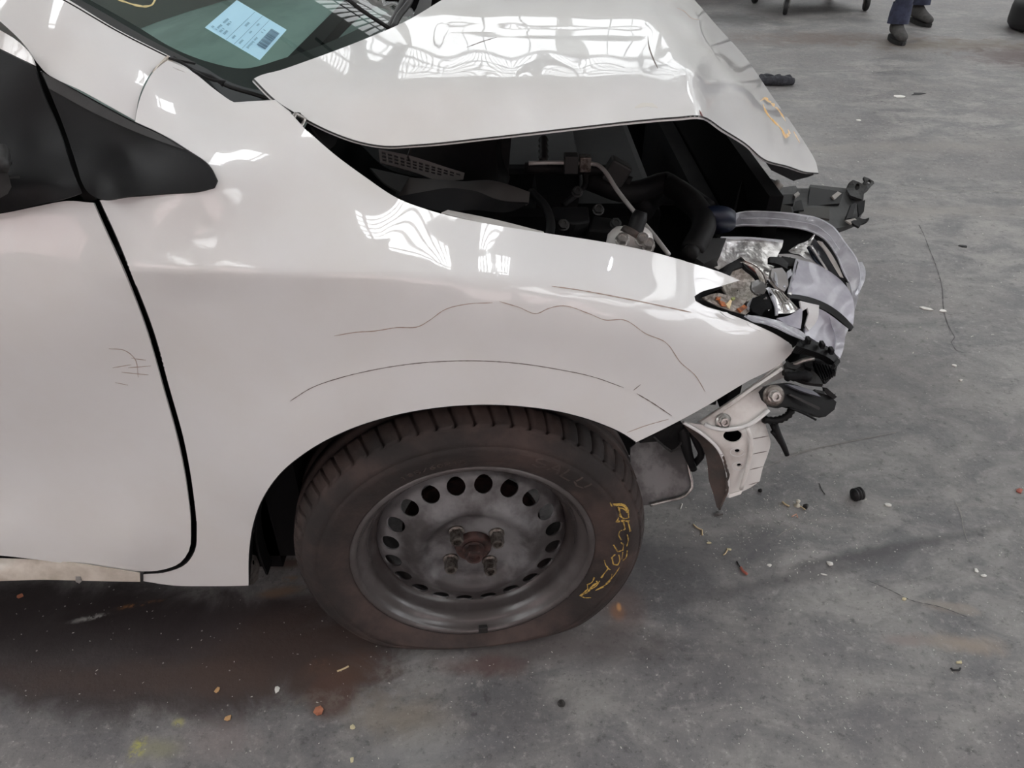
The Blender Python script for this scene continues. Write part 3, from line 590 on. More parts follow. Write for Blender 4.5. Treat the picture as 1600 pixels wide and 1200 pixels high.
# cowl grille with slots and its trim
def bilq(q, u, v): q = [np.array(a, float) for a in q]; return (1-u)*(1-v)*q[0] + u*(1-v)*q[1] + u*v*q[2] + (1-u)*v*q[3]
GQ = [(592, 234, 1.20), (724, 272, 1.215), (722, 284, 1.205), (594, 252, 1.185)]
gh = []
for i in range(13):
    for j in range(3):
        if i > 9 and j > 1 - (i > 11): continue
        u0 = .03 + i*.074; v0 = .10 + j*.30
        gh.append([tuple(bilq(GQ, *uv)[:2]) for uv in ((u0, v0), (u0+.05, v0), (u0+.05, v0+.18), (u0, v0+.18))])
gr = plate('cowl_grille', [(592, 233, 1.2), (640, 243, 1.205), (700, 262, 1.215), (726, 270, 1.218), (724, 280, 1.21), (690, 283, 1.2), (650, 270, 1.19), (594, 254, 1.185)], mat('grey_grille', (118, 114, 112), .5), car, .003, 6, holes=gh)
plate('grille_stem', [(636, 246, 1.2), (642, 229, 1.22), (644, 229, 1.22), (640, 250, 1.2)], greypl, gr, .003)
plate('cowl_tray', [(560, 222, 1.3), (800, 200, 1.32), (790, 330, 1.25), (740, 320, 1.21), (700, 290, 1.23), (600, 260, 1.25)], darkpl, car, .004, 12, smooth=True)
f1 = plate('cowl_shelf', [(638, 277, 1.10), (690, 281, 1.13), (720, 283, 1.15), (770, 282, 1.16), (800, 290, 1.16), (828, 300, 1.16), (826, 318, 1.14), (790, 316, 1.11), (740, 298, 1.09), (700, 294, 1.08), (660, 300, 1.06), (622, 307, 1.05), (630, 288, 1.08)], mat('dusty_grey_plastic', (70, 66, 64), .55), car, .006, 8, smooth=True)
plate('cowl_shelf_front', [(622, 307, 1.045), (660, 300, 1.055), (700, 294, 1.075), (740, 298, 1.085), (790, 316, 1.105), (826, 318, 1.135), (800, 330, 1.12), (740, 328, 1.08), (690, 330, 1.05), (640, 316, 1.04)], darkpl, f1, .004, 8, smooth=True)
plate('splash_panel', [(780, 215, 1.3), (784, 250, 1.25), (795, 276, 1.22), (788, 300, 1.2), (776, 300, 1.21), (778, 260, 1.26), (772, 220, 1.32)], darkpl, car, .003, 7, smooth=True)
plate('cowl_bracket', [(487, 198, 1.06), (530, 210, 1.10), (524, 226, 1.08), (516, 232, 1.05), (500, 216, 1.04)], greypl, car, .003, 7)
plate('side_bracket', [(578, 262, 1.10), (640, 276, 1.10), (625, 300, 1.05), (600, 285, 1.04)], greypl, car, .003, 7)
plate('washer_strip', [(690, 332, .985), (760, 350, .975), (850, 366, .975), (850, 362, .985), (770, 342, .99), (700, 328, 1.0)], primer, car, .002, 7)
tube('metal_pipe', [(826, 255, 1.28), (860, 254, 1.28), (905, 255, 1.27), (932, 257, 1.26), (941, 263, 1.24), (965, 298, 1.19), (1000, 342, 1.13), (1022, 368, 1.09), (1045, 398, 1.05)], .0036, alu, car, n=10)
for a, w in ((892, .012), (914, .010)):
    p = P(a, 255, 1.272); box('pipe_clamp', (p.x-w, p.y-w, p.z-w*1.3), (p.x+w, p.y+w, p.z+w*1.3), nutm if a == 914 else greypl, car, .002)
tube('pipe_lower', [(820, 262, 1.30), (900, 264, 1.30), (940, 266, 1.31), (985, 285, 1.3)], .010, darkpl, car)
tube('dipstick_post', [(849, 215, 1.36), (849, 232, 1.33), (849, 254, 1.29)], .008, greypl, car, ribs=1, step=.008)
p = P(963, 268, 1.30); box('sensor_plug', (p.x-.02, p.y-.015, p.z-.02), (p.x+.02, p.y+.015, p.z+.02), greypl, car, .004, Matrix.Rotation(.5, 3, 'Y'))
tube('engine_hose', [(920, 280, 1.32), (980, 300, 1.30), (1040, 285, 1.34), (1085, 320, 1.25), (1100, 350, 1.18), (1080, 395, 1.12)], .020, darkpl, car, n=14)
tube('coolant_hose', [(1000, 330, 1.3), (1020, 305, 1.35), (1060, 300, 1.4), (1100, 330, 1.3)], .024, darkpl, car, n=14)
tube('wiring_loom', [(830, 300, 1.2), (850, 320, 1.15), (860, 345, 1.08), (858, 372, 1.0)], .007, darkpl, car)
tube('wiring_loom', [(880, 320, 1.22), (905, 300, 1.25), (915, 285, 1.28), (912, 260, 1.3)], .005, darkpl, car)
for q in ([(862, 322, 1.15), (920, 322, 1.16), (922, 345, 1.12), (900, 348, 1.10), (862, 340, 1.10)], [(925, 335, 1.16), (965, 342, 1.15), (968, 362, 1.10), (920, 358, 1.10)], [(835, 270, 1.34), (905, 268, 1.36), (905, 310, 1.28), (840, 305, 1.28)]):
    plate('engine_casting', q, darkpl, eng, .03, 8, bev=.004)
for q in ((935, 328, 1.14), (902, 300, 1.2), (880, 352, 1.08), (962, 350, 1.12)): hexnut(P(*q), (0, -.7, .7), .008, .008, greypl, 'engine_bolt', eng)
# strut mount cap and reservoir
tm = tube('strut_mount', [(984, 392, 1.045), (984, 372, 1.055), (984, 358, 1.06), (984, 353, 1.062)], .035, primer, car, n=28, radii=[.036, .036, .033, .02], step=.006)
p = P(984, 356, 1.06)
tube('mount_plug', [(990, 366, 1.035), (996, 348, 1.045), (1001, 333, 1.055), (1002, 330, 1.056)], .012, blackpl, tm, n=16, radii=[.0125, .012, .0125, .009], step=.004)
tube('mount_boot', [(985, 370, 1.034), (990, 362, 1.038)], .018, rustedge, tm, n=16)
for q in ((972, 376, 1.01), (1003, 376, 1.02), (1012, 384, 1.015)): hexnut(P(*q), (0, -.5, .85), .009, .010, silver, 'mount_nut', tm)
tube('blue_cap', [(1118, 352, 1.20), (1119, 336, 1.215)], .033, bluem, car, n=28)
plate('reservoir_body', [(1095, 372, 1.16), (1135, 372, 1.16), (1125, 400, 1.12), (1100, 412, 1.08), (1075, 395, 1.10)], greypl, car, .03, 8)
tube('bulb_hose', [(1075, 400, 1.1), (1090, 384, 1.14), (1100, 376, 1.18)], .014, darkpl, car)

# ---- front structure beyond the headlight
sup = plate('front_carrier', [(1190, 330, 1.36), (1198, 312, 1.40), (1214, 318, 1.42), (1216, 300, 1.46), (1222, 292, 1.48), (1244, 290, 1.5), (1246, 294, 1.5), (1264, 294, 1.5), (1266, 288, 1.52), (1322, 294, 1.52), (1326, 286, 1.53), (1332, 281, 1.53), (1340, 284, 1.53), (1348, 287, 1.52), (1350, 296, 1.50), (1349, 312, 1.46), (1348, 332, 1.42), (1340, 345, 1.38), (1310, 356, 1.34), (1260, 350, 1.32), (1200, 345, 1.32)], greypl, car, .012, 8, bev=.001)
plate('carrier_lug', [(1322, 294, 1.515), (1327, 285, 1.52), (1333, 281, 1.52), (1341, 284, 1.52), (1347, 287, 1.515), (1351, 282, 1.51), (1350, 276, 1.52), (1356, 278, 1.52), (1365, 283, 1.51), (1366, 287, 1.51), (1356, 295, 1.49), (1349, 300, 1.48), (1347, 312, 1.46), (1328, 305, 1.47)], greypl, sup, .006, 5, holes=[ell(1339.5, 292, 3.6, 5.6, 14, 12), ell(1358, 284, 2.8, 3, 12)])
for q in ([(1222, 304, 1.42), (1243, 303, 1.43), (1240, 318, 1.38), (1218, 320, 1.38)], [(1266, 292, 1.49), (1318, 300, 1.49), (1312, 318, 1.44), (1262, 322, 1.42)], [(1242, 315, 1.38), (1252, 312, 1.39), (1256, 328, 1.34), (1240, 330, 1.34)]):
    plate('carrier_rib', q, blackpl, sup, .006, 7, bev=.001)
plate('carrier_face', [(1190, 330, 1.34), (1196, 314, 1.37), (1236, 322, 1.36), (1238, 332, 1.33)], mat('olive_dark_plastic', (52, 50, 46), .65), sup, .004)
plate('carrier_face', [(1246, 324, 1.36), (1296, 323, 1.37), (1296, 342, 1.31), (1250, 336, 1.32)], MATS['olive_dark_plastic'], sup, .004)
for q in ([(1300, 306, 1.46), (1309, 299, 1.48), (1315, 302, 1.48), (1304, 312, 1.45)], [(1240, 304, 1.41), (1247, 299, 1.43), (1250, 303, 1.42), (1243, 308, 1.40)]): plate('carrier_clip', q, mat('pale_grey_clip', (140, 136, 130), .5), sup, .004)
for q in ([(1340, 318, 1.42), (1352, 312, 1.43), (1350, 330, 1.40), (1342, 338, 1.38)], [(1326, 342, 1.37), (1340, 340, 1.38), (1352, 342, 1.38), (1358, 340, 1.38), (1354, 346, 1.37), (1346, 350, 1.36), (1343, 355, 1.35), (1334, 350, 1.35)], [(1330, 320, 1.40), (1338, 316, 1.42), (1332, 340, 1.37), (1322, 342, 1.36)]): plate('torn_shred', q, darkpl, sup, .004, 5)
plate('carrier_torn_edge', [(1321, 344, 1.36), (1336, 341, 1.37), (1341, 346, 1.37), (1330, 350, 1.35)], mat('pale_grey_clip', (140, 136, 130), .5), sup, .003, 5)
plate('hood_latch', [(1160, 280, 1.45), (1195, 275, 1.46), (1218, 285, 1.47), (1216, 300, 1.45), (1200, 318, 1.40), (1150, 330, 1.36)], darkpl, car, .02, 8)
tube('latch_tube', [(1210, 287, 1.45), (1216, 295, 1.44)], .012, mat('pale_grey_clip', (140, 136, 130), .5), car)

# ---- broken headlight
hl = plate('headlight', [(1090, 466, 1.03), (1098, 440, 1.08), (1112, 390, 1.22), (1136, 352, 1.34), (1200, 350, 1.36), (1262, 358, 1.35), (1290, 378, 1.30), (1312, 410, 1.26), (1322, 440, 1.22), (1322, 500, 1.14), (1302, 556, 1.09), (1260, 538, 1.07), (1180, 508, 1.04), (1110, 488, 1.02)], voidm, car, .004, 10)
hl['label'] = 'smashed headlight with broken clear lens and chrome pieces'
# lens rim
lensf = Field([(1130, 342, 1.24), (1155, 332, 1.27), (1203, 331, 1.275), (1247, 335, 1.265), (1280, 342, 1.25), (1302, 354, 1.235), (1320, 378, 1.21), (1338, 402, 1.19), (1345, 430, 1.165), (1340, 460, 1.14), (1334, 480, 1.12), (1137, 354, 1.225), (1186, 352, 1.24), (1247, 357, 1.24), (1288, 373, 1.215), (1306, 396, 1.19), (1323, 428, 1.16)])
rim_l = panel('lens_rim', [(1130, 343), (1140, 336), (1156, 331), (1203, 330), (1247, 334), (1280, 341), (1303, 354), (1320, 378), (1338, 403), (1345, 430), (1342, 458), (1336, 484), (1331, 500), (1330, 476), (1331, 456), (1327, 440), (1320, 428), (1306, 396), (1288, 373), (1271, 363), (1247, 356), (1190, 352), (1150, 353), (1136, 357), (1131, 356), (1139, 349)], lensf, clear, hl, .003, 6)
ridge = lambda p_: [(a, b, float(lensf(np.array([[a, b]]))[0]) - .003) for a, b in p_]
tube('lens_edge', ridge([(1131, 344), (1156, 332), (1203, 331), (1247, 335), (1280, 342), (1302, 355), (1320, 379), (1338, 404), (1345, 430), (1342, 458)]), .0013, clear2, hl, n=6)
tube('lens_edge', ridge([(1133, 356), (1150, 352), (1190, 351.5), (1247, 356), (1271, 362), (1288, 372), (1306, 395), (1320, 427), (1326, 440)]), .0012, clear2, hl, n=6)
tube('lens_edge', ridge([(1158, 341), (1203, 341), (1247, 346), (1275, 352), (1292, 364), (1312, 390)]), .0008, clear2, hl, n=6)
plate('lens_corner', [(1130, 342, 1.235), (1140, 337, 1.245), (1156, 334, 1.255), (1150, 345, 1.24), (1140, 350, 1.23)], clear2, hl, .002, 5)
plate('lens_flap', [(1341, 410, 1.20), (1347, 409, 1.2), (1352, 420, 1.19), (1352, 434, 1.17), (1346, 450, 1.15), (1338, 463, 1.13), (1336, 460, 1.13), (1344, 440, 1.16), (1346, 425, 1.18)], clear2, hl, .001, 5)
plate('lens_gasket', [(1284, 370, 1.23), (1290, 374, 1.225), (1307, 398, 1.195), (1322, 428, 1.165), (1327, 436, 1.155), (1325, 440, 1.15), (1320, 438, 1.155), (1310, 414, 1.18), (1296, 388, 1.21)], seal, hl, .004, 5)
plate('lens_trim', [(1278, 376, 1.225), (1285, 378, 1.225), (1300, 398, 1.20), (1312, 420, 1.175), (1318, 434, 1.16), (1312, 432, 1.165), (1300, 412, 1.19), (1288, 390, 1.21)], mat('pale_trim', (206, 202, 196), .4), hl, .003, 5)
plate('lamp_window', [(1272, 372, 1.24), (1282, 382, 1.23), (1300, 412, 1.20), (1312, 434, 1.175), (1295, 424, 1.19), (1280, 400, 1.21), (1266, 382, 1.235)], mat('smoked_inner', (62, 64, 68), .15, 0, .6), hl, .003, 6)
plate('chrome_strip', [(1266, 384, 1.215), (1269, 383, 1.215), (1294, 422, 1.175), (1290, 421, 1.175)], chrome, hl, .005, 5)
plate('chrome_strip', [(1262, 385, 1.22), (1265, 384, 1.22), (1287, 419, 1.18), (1282, 416, 1.18)], mat('dark_chrome', (70, 78, 90), .1, 1), hl, .004, 5)
plate('chrome_facet', [(1232, 392, 1.23), (1240, 386, 1.24), (1262, 376, 1.26), (1272, 366, 1.27), (1270, 378, 1.25), (1263, 386, 1.235), (1282, 416, 1.18), (1262, 408, 1.19), (1250, 398, 1.2), (1236, 395, 1.22)], chromecr, hl, .002, 6)
plate('chrome_facet', [(1246, 382, 1.245), (1262, 376, 1.255), (1273, 366, 1.262), (1268, 374, 1.25), (1256, 384, 1.24), (1240, 390, 1.225)], chrome, hl, .002, 5)
# large crazed reflector sheet
plate('reflector_sheet', [(1127, 371, 1.20), (1175, 372, 1.22), (1224, 377, 1.23), (1222, 386, 1.22), (1216, 397, 1.19), (1210, 416, 1.16), (1203, 432, 1.12), (1190, 452, 1.14), (1155, 448, 1.13), (1118, 428, 1.14), (1116, 414, 1.15)], chromecr, hl, .002, 8, smooth=True)
plate('sheet_edge', [(1127, 369.5, 1.195), (1175, 370.5, 1.215), (1224, 375, 1.225), (1224, 378, 1.222), (1175, 373.5, 1.212), (1127, 372.5, 1.192)], clear2, hl, .003, 6)
# bulb bowl, its black frame, red sealant line
bw = Field([(1155, 450, 1.075), (1120, 450, 1.055), (1190, 445, 1.09), (1155, 425, 1.10), (1155, 470, 1.04), (1155, 448, 1.115)])
plate('bulb_frame', [(1122, 422, 1.075), (1157, 402, 1.105), (1159, 407, 1.10), (1162, 416, 1.09), (1146, 421, 1.075), (1140, 433, 1.06), (1130, 428, 1.06)], darkpl, hl, .006, 5)
plate('bulb_frame', [(1157, 402, 1.105), (1170, 412, 1.10), (1195, 432, 1.09), (1212, 449, 1.08), (1222, 462, 1.07), (1212, 464, 1.065), (1196, 452, 1.07), (1180, 430, 1.08), (1162, 414, 1.09)], darkpl, hl, .006, 5)
plate('frame_edge', [(1158, 401, 1.10), (1162, 403, 1.10), (1190, 424, 1.09), (1214, 449, 1.075), (1224, 461, 1.066), (1221, 462, 1.066), (1195, 434, 1.085), (1170, 412, 1.095)], silver, hl, .004, 5)
plate('sealant_line', [(1163, 407, 1.098), (1169, 410, 1.096), (1184, 422, 1.088), (1191, 430, 1.082), (1184, 428, 1.084), (1170, 417, 1.092)], redm, hl, .004, 5)
# ribbed bowl
c0 = P(1160, 441, 1.068); q = Vector((.0, -.55, .83)).normalized().to_track_quat('-Y', 'Z').to_matrix().to_4x4(); Mb = Matrix.Translation(c0) @ q
v_, f_ = revolve([(.036, .0), (.0345, -.003), (.033, 0), (.031, .004), (.028, .012), (.022, .020), (.013, .026), (.001, .028)], 40, Mb)
bowl = fixn(mesh_obj('bulb_bowl', v_, f_, mat('ribbed_bowl_chrome', (232, 228, 222), .35, .2, rgb2=(188, 182, 172), nscale=160, nlo=.45, nhi=.55, bump=.15, bscale=300), hl))
v_, f_ = revolve([(.036, 0), (.0375, .006), (.037, .020), (.034, .032)], 40, Mb)
fixn(mesh_obj('bowl_wall', v_, f_, mat('bronze_plastic', (98, 92, 86), .35, .4), hl))
v_, f_ = revolve([(.0365, -.003), (.0385, 0), (.0365, .003)], 40, Mb, True); mesh_obj('bowl_lip', v_, f_, nutm, hl)
plate('dark_cover', [(1175, 440, 1.052), (1184, 437, 1.06), (1194, 442, 1.06), (1200, 451, 1.052), (1192, 459, 1.042), (1181, 460, 1.038), (1174, 452, 1.042)], mat('smoked_cover', (74, 72, 70), .25, 0, .4), hl, .003, 5, smooth=True)
# indicator chamber
plate('indicator_reflector', [(1096, 465, 1.0), (1120, 458, 1.02), (1140, 462, 1.03), (1168, 468, 1.03), (1160, 478, 1.01), (1172, 486, 1.005), (1165, 492, 1.0), (1140, 484, .995), (1115, 475, .995)], mat('bronze_chrome', (132, 122, 114), .3, .6, rgb2=(176, 168, 160), nscale=70, nlo=.5, nhi=.7, bump=.5, bscale=90), hl, .002, 6)
for i, q in enumerate([[(1119, 463, 1.01), (1127, 464, 1.012), (1126, 467, 1.005), (1120, 466, 1.004)], [(1124, 469, 1.003), (1132, 472, 1.003), (1136, 479, .998), (1128, 478, .996)], [(1135, 476, 1.0), (1141, 468, 1.01), (1144, 470, 1.01), (1140, 483, .995)], [(1152, 482, 1.0), (1163, 476, 1.008), (1168, 480, 1.006), (1158, 488, .995)], [(1143, 465, 1.015), (1148, 464, 1.018), (1149, 467, 1.014), (1145, 468, 1.012)]]):
    plate('amber_piece', q, [amber, amber, mat('cream_plastic', (214, 192, 150), .4), amber, mat('yellow_green_plastic', (150, 156, 92), .4)][i], hl, .003, 4)
plate('hole_shade', [(1176, 466, 1.03), (1196, 458, 1.05), (1204, 470, 1.04), (1206, 482, 1.02), (1196, 484, 1.01), (1190, 494, 1.0), (1176, 486, 1.0), (1172, 478, 1.01)], voidm, hl, .002, 5)  # black plate, stands in for the shade inside the hole
plate('white_shard', [(1168, 474, 1.02), (1177, 464, 1.035), (1180, 465, 1.035), (1174, 476, 1.02), (1171, 484, 1.005), (1168, 481, 1.006)], clear2, hl, .002, 4)
# chrome fan beside the broken hole
plate('chrome_fan', [(1202, 449, 1.07), (1212, 452, 1.07), (1228, 462, 1.07), (1240, 474, 1.065), (1250, 484, 1.06), (1240, 488, 1.045), (1216, 490, 1.03), (1213, 478, 1.04), (1208, 462, 1.055)], chrome, hl, .002, 6)
for a in range(4): tube('fan_rib', [(1206 + a*5, 451 + a*2, 1.066), (1217 + a*7, 470 + a*1.5, 1.052), (1221 + a*8, 486 - a*1, 1.038)], .0014, silver, hl, n=6)
plate('fan_edge', [(1199, 451, 1.065), (1203, 449, 1.066), (1210, 462, 1.052), (1215, 478, 1.036), (1216, 492, 1.024), (1212, 492, 1.024), (1211, 478, 1.036), (1205, 463, 1.05)], clear2, hl, .004, 5)
for i in range(14):      # splinters of the broken reflector
    cx_, cy_ = random.uniform(1196, 1236), random.uniform(436, 488); y_ = 1.034 - (cy_ - 460)*.0006; a0 = random.uniform(0, 6.28); sz = random.uniform(3, 6.5)
    plate('chrome_shard', [(cx_ + sz*math.cos(a0 + k)*random.uniform(.4, 1), cy_ + sz*math.sin(a0 + k)*random.uniform(.4, 1), y_ + random.uniform(-.006, .006)) for k in (0, 1.9, 3.6)], random.choice([chrome, chromecr, clear2, darkpl]), hl, .001, 6)
# inner grey brackets
plate('inner_bracket', [(1203, 401, 1.15), (1222, 402, 1.16), (1232, 411, 1.15), (1230, 420, 1.13), (1214, 412, 1.14), (1202, 410, 1.14)], blackpl, hl, .006, 5)
plate('inner_bracket', [(1222, 400, 1.165), (1243, 404, 1.17), (1242, 416, 1.15), (1232, 416, 1.15)], darkpl, hl, .006, 5)
plate('inner_housing', [(1206, 420, 1.12), (1222, 418, 1.135), (1230, 430, 1.12), (1232, 446, 1.09), (1226, 456, 1.075), (1212, 446, 1.08), (1204, 432, 1.10)], mat('grey_housing', (136, 132, 130), .4), hl, .006, 5)
plate('inner_housing_web', [(1210, 424, 1.115), (1214, 428, 1.11), (1216, 446, 1.07), (1212, 440, 1.085)], clear2, hl, .004, 4)
plate('pale_cover', [(1216, 397, 1.185), (1236, 397, 1.195), (1262, 405, 1.19), (1288, 418, 1.175), (1250, 408, 1.175), (1243, 406, 1.175), (1218, 402, 1.17)], mat('grey_housing', (136, 132, 130), .4), hl, .003, 6)
plate('side_wall', [(1243, 404, 1.168), (1246, 407, 1.16), (1242, 430, 1.12), (1234, 456, 1.075), (1228, 461, 1.07), (1226, 456, 1.08), (1236, 430, 1.13)], blackpl, hl, .005, 5)
plate('side_wall', [(1230, 424, 1.11), (1236, 420, 1.12), (1238, 428, 1.105), (1232, 434, 1.10)], clear2, hl, .004, 4)
# big lilac fan piece with its dark band
fanf = Field([(1245, 406, 1.165), (1293, 423, 1.165), (1317, 442, 1.15), (1333, 465, 1.12), (1334, 490, 1.095), (1333, 512, 1.075), (1232, 459, 1.07), (1269, 466, 1.085), (1300, 482, 1.085), (1321, 500, 1.075), (1280, 440, 1.125)])
fan = panel('grey_fan_moulding', [(1245, 405), (1270, 411), (1293, 422), (1317, 441), (1331, 462), (1335, 488), (1333, 508), (1322, 498), (1301, 480), (1271, 466), (1250, 461), (1231, 459)], fanf, lamp_grey, hl, .004, 6)
plate('fan_border', [(1243, 405, 1.16), (1247, 404, 1.162), (1240, 430, 1.118), (1234, 458, 1.066), (1230, 459, 1.066), (1237, 430, 1.118)], clear2, hl, .004, 6)
plate('fan_band', [(1230, 459, 1.066), (1250, 461, 1.075), (1271, 466, 1.08), (1301, 480, 1.08), (1322, 497, 1.072), (1334, 511, 1.066), (1330, 517, 1.06), (1316, 504, 1.066), (1298, 490, 1.072), (1270, 476, 1.072), (1250, 468, 1.068), (1232, 465, 1.06)], blackpl, hl, .006, 6)
# lower lens skirt
lowf = Field([(1205, 495, 1.03), (1250, 490, 1.055), (1280, 480, 1.07), (1320, 508, 1.06), (1315, 540, 1.035), (1312, 562, 1.02), (1285, 540, 1.02), (1260, 520, 1.025), (1230, 508, 1.02), (1200, 500, 1.015), (1290, 510, 1.06)])
panel('lower_lens', [(1268, 478), (1284, 484), (1300, 494), (1318, 508), (1319, 530), (1313, 558), (1300, 552), (1282, 538), (1258, 522), (1258, 512), (1270, 500), (1272, 486)], lowf, lamp_grey, hl, .003, 6)
panel('lower_lens_frost', [(1296, 494), (1318, 508), (1326, 514), (1322, 522), (1318, 545), (1313, 560), (1304, 552), (1306, 530), (1300, 508)], lowf, clear, hl, .002, 6, shift=-.004)
plate('lower_panel', [(1214, 497, 1.025), (1235, 492, 1.035), (1250, 482, 1.05), (1254, 484, 1.05), (1253, 500, 1.03), (1251, 514, 1.018), (1232, 508, 1.015)], lamp_grey, hl, .003, 5)
plate('pale_panel', [(1250, 470, 1.065), (1262, 473, 1.068), (1280, 477, 1.07), (1277, 500, 1.045), (1270, 510, 1.035), (1264, 516, 1.026), (1258, 508, 1.035), (1264, 490, 1.05), (1262, 481, 1.058), (1253, 486, 1.05)], mat('white_housing', (200, 198, 198), .4), hl, .003, 5)
plate('gap_shade', [(1253, 488, 1.058), (1262, 481, 1.065), (1264, 490, 1.058), (1259, 506, 1.04), (1252, 516, 1.03), (1250, 510, 1.035)], voidm, hl, .002, 5)  # black plate, stands in for the shade in the gap
# lower edge: clear flange, black clips
edf = Field([(1165, 492, .995), (1200, 500, 1.008), (1240, 515, 1.012), (1260, 525, 1.016), (1300, 550, 1.012), (1312, 565, 1.01), (1180, 500, .992), (1230, 525, .998), (1290, 560, .995)])
panel('clear_flange', [(1164, 493), (1180, 493), (1200, 497), (1225, 504), (1250, 516), (1262, 525), (1256, 530), (1240, 524), (1215, 512), (1195, 505), (1180, 502)], edf, clear2, hl, .003, 5)
tube('clear_bead', [(1168, 494, .985), (1192, 499, .992), (1215, 508, .996), (1242, 522, 1.0), (1256, 530, 1.0)], .0025, clear2, hl, n=8)
plate('housing_edge', [(1085, 462, 0.99), (1090, 457, 1.0), (1100, 455, 1.015), (1125, 448, 1.045), (1132, 448, 1.055), (1110, 458, 1.03), (1096, 464, 1.015), (1102, 471, 1.01), (1130, 480, 1.02), (1165, 492, 1.025), (1195, 505, 1.03), (1240, 525, 1.035), (1250, 535, 1.035), (1238, 544, 1.055), (1220, 530, 1.04), (1180, 512, 1.02), (1130, 492, 1.0), (1100, 480, 0.99), (1087, 472, 0.987)], blackpl, hl, .012, 6, smooth=True)
plate('black_rail', [(1246, 534, 1.005), (1262, 530, 1.01), (1282, 536, 1.012), (1300, 546, 1.01), (1310, 560, 1.004), (1312, 563, 1.0), (1306, 568, .995), (1296, 560, .995), (1280, 552, .992), (1262, 546, .99), (1244, 540, .99)], blackpl, hl, .014, 5, bev=.001)
for q in ((1284, 540, 1.0), (1298, 549, 1.0), (1262, 533, 1.0)): p = P(*q); box('rail_clip', (p.x-.003, p.y-.006, p.z-.003), (p.x+.003, p.y+.006, p.z+.006), blackpl, hl, .0008)
plate('rail_end', [(1303, 567, .992), (1312, 561, 1.0), (1313, 566, .995), (1306, 572, .985)], seal, hl, .012, 4)
for q in ((1134, 490, .966), (1175, 508, .985)): # pressed tabs of the fender under the housing
    plate('fender_tab', [(q[0]-8, q[1]-3, q[2]), (q[0]+2, q[1]-2, q[2]), (q[0]+12, q[1]+6, q[2]+.004), (q[0]+14, q[1]+9, q[2]+.003), (q[0], q[1]+4, q[2]-.004)], paint, fender, .003, 4)
# loom and heat sink under the lamp
plate('lamp_back', [(1226, 556, 1.04), (1250, 545, 1.05), (1290, 556, 1.05), (1300, 570, 1.03), (1275, 590, 1.0), (1240, 584, 1.0)], darkpl, hl, .006, 6)
hs = plate('heat_sink', [(1272, 563, 1.02), (1296, 566, 1.02), (1308, 572, 1.015), (1306, 582, 1.0), (1296, 594, .985), (1290, 600, .98), (1284, 590, .985), (1276, 578, 1.0)], darkpl, hl, .006, 5)
for i in range(7): plate('fin', [(1272 + i*4.6, 566 + i*.8, 1.012), (1274 + i*4.6, 566 + i*.8, 1.012), (1286 + i*3.4, 594 - i*2.2, .978), (1284 + i*3.4, 594 - i*2.2, .978)], blackpl, hs if False else hl, .008, 5)
tube('silver_lead', [(1228, 572, 1.0), (1245, 568, 1.0), (1255, 563, 1.0), (1272, 560, 1.0)], .004, silver, hl, n=8)
plate('connector', [(1228, 566, 1.0), (1246, 567, 1.0), (1252, 572, .995), (1244, 577, .99), (1230, 574, .99)], greypl, hl, .01, 5)
plate('connector', [(1256, 566, .998), (1272, 560, 1.0), (1268, 576, .985), (1258, 572, .99)], blackpl, hl, .01, 5)
plate('grey_moulding', [(1226, 577, .99), (1250, 572, 1.0), (1268, 578, .995), (1282, 592, .98), (1286, 600, .97), (1262, 598, .975), (1226, 586, .985)], greypl, hl, .008, 6)
tube('lead_boot', [(1227, 588, .975), (1240, 588, .975), (1256, 587, .975), (1265, 591, .975)], .0075, darkpl, hl, n=12, ribs=1, step=.0045)

# ---- bare front structure under the fender
rail = plate('bumper_rail', [(1090, 659, .945), (1130, 634, .955), (1180, 600, .975), (1222, 566, 1.0), (1226, 572, 1.005), (1226, 590, 1.0), (1196, 602, .98), (1140, 636, .955), (1112, 654, .945), (1099, 664, .94)], primer, car, .004, 7, holes=[[(1096, 643.5), (1106, 637), (1107, 641), (1097, 646.5)], [(1197, 580), (1208, 573), (1210, 575), (1199, 582)]], bev=.0008)
plate('rail_ridge', [(1094, 660, .938), (1140, 629, .95), (1190, 595, .97), (1222, 574, .99), (1224, 578, .99), (1190, 600, .965), (1142, 634, .945), (1098, 664, .933)], primer, rail, .003, 7)
mb2 = plate('mount_bracket', [(1100, 662, .935), (1138, 632, .95), (1190, 604, .97), (1200, 612, .965), (1196, 630, .95), (1201, 640, .945), (1185, 652, .937), (1170, 663, .93), (1145, 669, .928), (1122, 670, .928), (1108, 665, .93)], primer, car, .003, 7, smooth=True)
tube('bracket_fold', [(1101, 663, .93), (1112, 668, .926), (1126, 671, .923), (1148, 670, .923), (1170, 664, .926), (1188, 652, .932), (1201, 641, .94)], .0035, paint, mb2, n=8)
hexnut(P(1130, 659, .932), (.1, -.85, .5), .0075, .009, silver, 'bracket_bolt', mb2, .5)
v_, f_ = revolve([(.0135, 0), (.0135, -.0015), (.001, -.0015)], 24, Matrix.Translation(P(1130, 659, .934)) @ Vector((.1, -.85, .5)).to_track_quat('-Y', 'Z').to_matrix().to_4x4()); mesh_obj('bolt_washer', v_, f_, silver, mb2)
apf2 = Field([(1070, 662, .93), (1100, 680, .93), (1120, 700, .925), (1132, 725, .92), (1137, 752, .915), (1135, 775, .91), (1160, 768, .918), (1187, 752, .935), (1196, 725, .945), (1204, 690, .955), (1192, 652, .965), (1160, 700, .915), (1168, 676, .925), (1150, 670, .93), (1172, 720, .92), (1176, 690, .928)])
